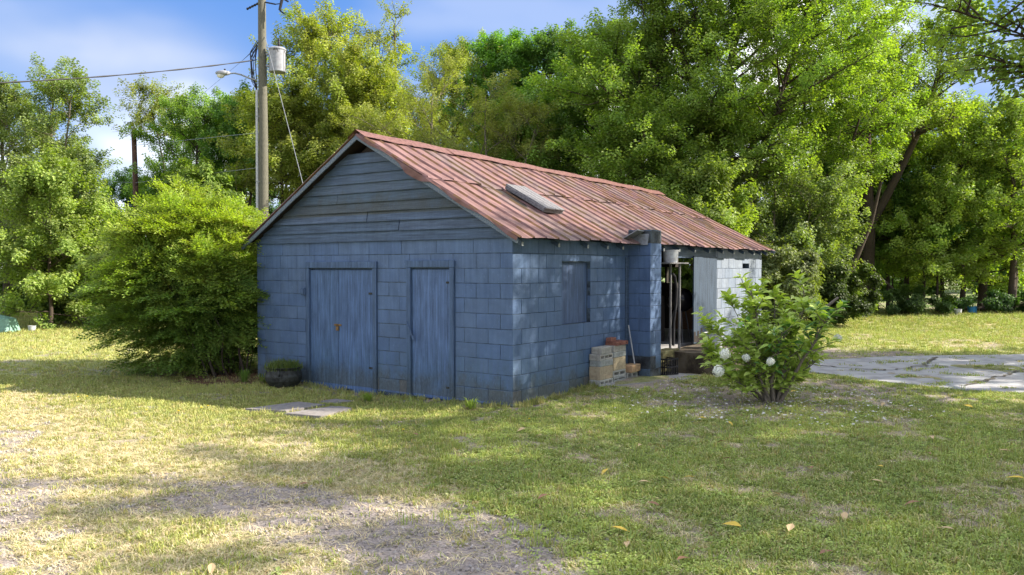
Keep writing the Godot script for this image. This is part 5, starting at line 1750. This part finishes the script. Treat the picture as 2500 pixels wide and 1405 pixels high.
func utility_pole() -> void:
	var x := -8.06; var z := 27.0
	var y := gh(x, z)
	var root := thing("utility_pole", "tall grey weathered utility pole behind the round shrub", "utility pole", Vector3(x, y, -z))
	var mb := MB.new()
	mb.tube([Vector3(0, -0.2, 0), Vector3(0.01, 3, 0), Vector3(0.02, 6, 0), Vector3(0.0, 9, 0), Vector3(0.0, 11.6, 0)], [0.165, 0.155, 0.145, 0.13, 0.12], 14)
	put("shaft", mb.mesh(), M["pole_wood"], root)
	var cd := MB.new()
	cd.tube([Vector3(-0.185, -0.1, 0.06), Vector3(-0.175, 4, 0.06), Vector3(-0.165, 7.55, 0.06)], [0.045, 0.045, 0.045], 10)
	put("conduit", cd.mesh(), M["white_paint"], root)
	for h in [2.5, 4.6, 6.7]:
		var st := MB.new()
		st.at(Vector3(-0.1, h, 0.10), Vector3(0.22, 0.03, 0.02), 0.003)
		put("strap", st.mesh(), M["tin"], root)
	var wr := MB.new()
	for i in 9:
		var a := rr(-0.32, -0.12)
		wr.tube([Vector3(-0.13, 9.0 + rr(-0.15, 0.15), 0.08), Vector3(a - 0.05, 8.6 + rr(-0.2, 0.2), 0.1), Vector3(a, 8.0 + rr(-0.3, 0.2), 0.12), Vector3(-0.16, 7.5 + rr(-0.1, 0.3), 0.07)], [0.012, 0.012, 0.012, 0.012], 5)
	put("wire_bundle", wr.mesh(), M["rubber"], root)
	var ins := MB.new()
	for i in 9:
		var f := i / 8.0
		var c := Vector3(-0.14 - 0.32 * f, 10.32 - 0.16 * f, 0.02)
		ins.ball(c, Vector3(0.03, 0.03, 0.03) if i % 2 else Vector3(0.042, 0.042, 0.042), 5, 8)
	put("insulator", ins.mesh(), M["rubber"], root)
	var cut := MB.new()
	cut.beam(Vector3(0.12, 10.36, 0.05), Vector3(0.46, 10.28, 0.1), 0.04, 0.04)
	cut.beam(Vector3(0.46, 10.28, 0.1), Vector3(0.62, 10.30, 0.1), 0.025, 0.025)
	cut.tube([Vector3(0.68, 10.46, 0.1), Vector3(0.60, 10.10, 0.1)], [0.05, 0.045], 8)
	cut.beam(Vector3(0.74, 10.44, 0.1), Vector3(0.88, 10.36, 0.1), 0.035, 0.05)
	cut.beam(Vector3(0.60, 10.08, 0.1), Vector3(0.74, 9.98, 0.1), 0.035, 0.045)
	put("fuse_cutout", cut.mesh(), M["rubber"], root)
	# transformer and lamp hang on the pole
	var tr := thing("transformer", "grey metal cylinder transformer hung on the utility pole", "transformer", Vector3(x + 0.50, y + 8.12, -z + 0.04))
	var t := MB.new()
	t.lathe(Vector3.ZERO, [Vector2(0, 0), Vector2(0.255, 0), Vector2(0.265, 0.02), Vector2(0.265, 0.70), Vector2(0.285, 0.705), Vector2(0.285, 0.74), Vector2(0.24, 0.775), Vector2(0, 0.80)], 28)
	put("tank", t.mesh(), M["grey_paint"], tr)
	var bs := MB.new()
	for i in 5:
		bs.lathe(Vector3(0.06, 0.78 + 0.055 * i, 0.05), [Vector2(0.0, 0.0), Vector2(0.06 - 0.006 * i, 0.0), Vector2(0.035, 0.03), Vector2(0.03, 0.055), Vector2(0.0, 0.055)], 12)
	put("bushing", bs.mesh(), M["rubber"], tr)
	var br := MB.new()
	for h in [0.2, 0.58]:
		br.at(Vector3(-0.30, h, 0), Vector3(0.12, 0.06, 0.12), 0.005)
	put("bracket", br.mesh(), M["tin"], tr)
	var lw := MB.new()
	lw.tube([Vector3(0.1, 0.6, 0.262), Vector3(0.08, 0.68, 0.30), Vector3(-0.05, 0.66, 0.29), Vector3(0.05, 0.8, 0.2)], [0.012, 0.012, 0.012, 0.012], 5)
	lw.tube([Vector3(0.2, 0.76, 0.1), Vector3(0.30, 0.55, 0.12), Vector3(0.30, 0.1, 0.12), Vector3(0.22, -0.25, 0.1)], [0.01, 0.01, 0.01, 0.01], 5)
	put("lead_wire", lw.mesh(), M["rubber"], tr)
	var la := thing("street_lamp", "small grey cobra head street lamp on a curved arm", "street lamp", Vector3(x - 0.16, y + 7.85, -z + 0.10))
	var arm := MB.new()
	arm.tube([Vector3(0.02, 0.0, 0.0), Vector3(-0.22, 0.06, 0.02), Vector3(-0.48, 0.17, 0.04), Vector3(-0.70, 0.22, 0.05), Vector3(-0.84, 0.20, 0.06)], [0.03, 0.028, 0.026, 0.024, 0.022], 8)
	put("arm", arm.mesh(), M["tin"], la)
	var hd := MB.new()
	hd.ball(Vector3(-1.06, 0.22, 0.06), Vector3(0.25, 0.085, 0.13), 8, 14)
	put("head", hd.mesh(), M["grey_paint"], la)
	var lens := MB.new()
	lens.ball(Vector3(-1.13, 0.14, 0.06), Vector3(0.13, 0.08, 0.10), 6, 12)
	put("lens", lens.mesh(), M["lens"], la)
	var eye := MB.new()
	eye.lathe(Vector3(-1.0, 0.29, 0.06), [Vector2(0.03, 0), Vector2(0.03, 0.06), Vector2(0, 0.07)], 10)
	put("photo_eye", eye.mesh(), M["rubber"], la)
	# cables
	var A := Vector3(x - 0.15, y + 8.52, -z + 0.05)
	var span := []
	var rad := []
	var B := Vector3(-21.0, 4.1, -8.0)
	for i in 41:
		var f := i / 40.0
		var p := A.lerp(B, f) - Vector3(0, 1.35 * 4.0 * f * (1.0 - f) * 0.55, 0)
		span.append(p)
		rad.append(0.024 if i % 2 else 0.013)
	cable("twisted black service cable sloping from the pole to the left", span, rad, "rubber")
	cable("dark cable running from the pole top bracket to the bare pole", [Vector3(x - 0.12, y + 9.12, -z), Vector3(x - 0.6, y + 8.98, -z - 0.8), Vector3(x - 1.1, y + 8.85, -z - 1.4), Vector3(-12.5, 8.2, -32.5), Vector3(-17.2, 8.0, -38.0)], [0.02, 0.016, 0.005, 0.004, 0.004], "rubber")
	var g0 := Vector3(x + 0.12, y + 9.25, -z + 0.08)
	var g1 := Vector3(-4.25, gh(-4.25, 20.9), -20.9)
	cable("pale steel guy wire slanting down from the pole behind the roof", [g0, g0.lerp(g1, 0.5), g1], [0.009, 0.009, 0.009], "tin")
	cable("thin telephone wire crossing the trees at the left", [Vector3(-34, 6.6, -38), Vector3(-17.2, 5.7, -38), Vector3(-8.06, 5.1, -27.15)], [0.008, 0.008, 0.008], "tin")
	cable("thin upper wire between the brown pole and the grey pole", [Vector3(-17.2, 7.4, -38), Vector3(-8.06, 6.2, -27)], [0.008, 0.008], "tin")
	var b := MB.new()
	b.tube([Vector3(0, -0.2, 0), Vector3(-0.03, 4, 0), Vector3(-0.12, 8.15, 0)], [0.14, 0.125, 0.105], 12)
	var bp := put("bare_pole", b.mesh(), M["pole_brown"])
	bp.position = Vector3(-17.1, gh(-17.1, 38.0), -38.0)
	tag(bp, "bare reddish brown wooden pole standing against the sky at left", "pole")

func cable(label: String, pts: Array, rad: Array, m: String) -> void:
	var mb := MB.new()
	mb.tube(pts, rad, 6)
	tag(put("cable", mb.mesh(), M[m]), label, "cable")

func small_things() -> void:
	# weathered wooden hatch lying on the roof
	var hb := MB.new()
	var up := Vector3(0, 0.876, 0.482)
	var dn := (roof_pt(2.0, 1.0, 1) - roof_pt(2.0, 0.0, 1)).normalized()
	var ax := dn.cross(up).normalized()
	var B := Basis(ax, up, dn)
	for i in 4:
		hb.box(Transform3D(B, Vector3.ZERO + ax * (-0.186 + 0.124 * i) + up * (0.045 + rr(0.0, 0.006))), Vector3(0.12, 0.025, 0.88), 0.005)
	for s in [-1, 1]:
		hb.box(Transform3D(B, ax * 0.24 * s + up * 0.01), Vector3(0.035, 0.06, 0.84), 0.004)
		hb.box(Transform3D(B, dn * 0.40 * s + up * 0.0), Vector3(0.46, 0.058, 0.035), 0.004)
	var T := Transform3D(Basis(Vector3.UP, atan2(SX.y, SX.x)), Vector3(SHED.x, 0, -SHED.y))
	var ho := put("wooden_hatch", hb.mesh(), M["silver_wood"])
	ho.transform = T * Transform3D(Basis(up, -0.04), roof_pt(1.87, 0.60, 1, 0.09))
	tag(ho, "grey weathered plank hatch lying on the rusty roof", "hatch")
	# bucket on the shelf, black kettle grill, crate, bucket on the porch
	var bk := MB.new()
	bk.lathe(Vector3.ZERO, [Vector2(0, 0), Vector2(0.12, 0), Vector2(0.14, 0.2), Vector2(0.148, 0.205), Vector2(0.148, 0.22), Vector2(0.13, 0.22), Vector2(0.115, 0.02), Vector2(0, 0.02)], 20)
	var o := put("bucket", bk.mesh(), M["white_paint"])
	o.position = on_shed(4.62, 0.12, 1.90)
	tag(o, "white bucket on the high shelf beside the chimney", "bucket", "white buckets")
	o = put("bucket", bk.mesh(), M["white_paint"])
	o.position = on_shed(5.55, 0.55, 0.353)
	o.scale = Vector3.ONE * 1.25
	tag(o, "white bucket on the porch behind the flowering shrub", "bucket", "white buckets")
	var gr := thing("kettle_grill", "round black kettle grill standing inside the open bay", "grill", on_shed(6.25, -0.42, 0.36), 0.5)
	var kb := MB.new()
	kb.ball(Vector3(0, 0.82, 0), Vector3(0.28, 0.24, 0.28), 10, 18)
	put("bowl", kb.mesh(), M["black_gloss"], gr)
	for i in 3:
		var a := TAU * i / 3.0
		var lg := MB.new()
		lg.tube([Vector3(cos(a) * 0.12, 0.65, sin(a) * 0.12), Vector3(cos(a) * 0.27, 0.0, sin(a) * 0.27)], [0.012, 0.012], 6)
		put("leg", lg.mesh(), M["pipe"], gr)
	var hs := MB.new()
	hs.tube([Vector3(0, 0.0, 0), Vector3(0.02, 0.45, 0.0), Vector3(0.10, 0.75, 0.0), Vector3(0.12, 1.05, 0.0), Vector3(0.05, 1.28, 0.0), Vector3(-0.05, 1.34, 0)], [0.028, 0.028, 0.028, 0.028, 0.028, 0.028], 8)
	var ho2 := put("hose", hs.mesh(), M["rubber"])
	ho2.position = on_shed(5.45, -0.20, 0.36)
	ho2.rotation.y = 0.9
	tag(ho2, "thick black hose hanging in the open bay beside the grill", "hose")
	var cb := MB.new()
	cb.span(Vector3(-0.13, 0, -0.1), Vector3(0.13, 0.90, 0.1), 0.01)
	cb.span(Vector3(-0.135, 0.30, 0.101), Vector3(0.135, 0.33, 0.112))
	var cbo := put("cabinet", cb.mesh(), M["dark_wood"])
	cbo.position = on_shed(6.1, -0.85, 0.36)
	cbo.rotation.y = 0.2
	tag(cbo, "dark brown cabinet in the shadow of the open bay", "cabinet")
	var cr := thing("plastic_crate", "black slotted plastic crate at the foot of the chimney", "crate", on_shed(4.02, 0.32, gh(world_of(4.0, 0.3).x, world_of(4.0, 0.3).y)), 0.7)
	var cm := MB.new()
	for s in [-1, 1]:
		for i in 7:
			cm.at(Vector3(-0.135 + 0.045 * i, 0.14, 0.14 * s), Vector3(0.014, 0.26, 0.012))
			cm.at(Vector3(0.14 * s, 0.14, -0.135 + 0.045 * i), Vector3(0.012, 0.26, 0.014))
		for h in [0.012, 0.14, 0.272]:
			cm.at(Vector3(0, h, 0.143 * s), Vector3(0.30, 0.024, 0.016))
			cm.at(Vector3(0.143 * s, h, 0), Vector3(0.016, 0.0235, 0.298))
	cm.at(Vector3(0, 0.01, 0), Vector3(0.27, 0.012, 0.27))
	put("basket", cm.mesh(), M["rubber"], cr)
	# far left: green pump cover and white bucket; far right: bucket, jug, logs
	var x := -14.9; var z := 24.0
	var gp := MB.new()
	var low := []
	var mid := []
	for i in 8:
		var a := TAU * (i + 0.5) / 8.0
		low.append(Vector3(cos(a) * 0.62, 0, sin(a) * 0.62))
		mid.append(Vector3(cos(a) * 0.50, 0.40, sin(a) * 0.50))
	for i in 8:
		var j := (i + 1) % 8
		gp.quad_out(low[i], low[j], mid[j], mid[i], low[i] + low[j])
		gp.tri_out(mid[i], mid[j], Vector3(0, 0.54, 0), Vector3(0, 1, 0) + low[i])
	o = put("pump_cover", gp.mesh(), M["mint"])
	o.position = Vector3(x, gh(x, z) - 0.01, -z)
	tag(o, "pale green faceted plastic pump cover on the lawn at far left", "cover")
	o = put("bucket", bk.mesh(), M["white_paint"])
	o.position = Vector3(-14.05, gh(-14.05, 24.3), -24.3)
	o.scale = Vector3.ONE * 0.75
	tag(o, "small white bucket on the lawn beside the green cover", "bucket", "white buckets")
	o = put("bucket", bk.mesh(), M["blue_plastic"])
	o.position = Vector3(18.5, gh(18.5, 33.4), -33.4)
	o.scale = Vector3(1.3, 1.3, 1.3)
	tag(o, "bright blue bucket at the edge of the woods", "bucket")
	o = put("jug", bk.mesh(), M["white_paint"])
	o.position = Vector3(17.5, gh(17.5, 32.6), -32.6)
	tag(o, "white plastic tub lying left of the blue bucket", "tub")
	for i in 3:
		var lg := MB.new()
		lg.tube([Vector3(-1.6 + 0.3 * i, 0.13, 0), Vector3(0, 0.15, 0.06), Vector3(1.5, 0.12, 0.1)], [0.11, 0.125, 0.10], 8)
		var lo := put("log", lg.mesh(), M["bark"])
		lo.position = Vector3(20.2 + 0.5 * i, gh(20.2, 34.0) + 0.16 * (1 if i == 1 else 0) + (0.02), -34.2 - 0.24 * i)
		lo.rotation.y = 0.12 * i - 0.1
		tag(lo, ["front log of the pile at the wood edge", "log lying on top of the pile at the wood edge", "rear log of the pile at the wood edge"][i], "log", "logs at the wood edge")
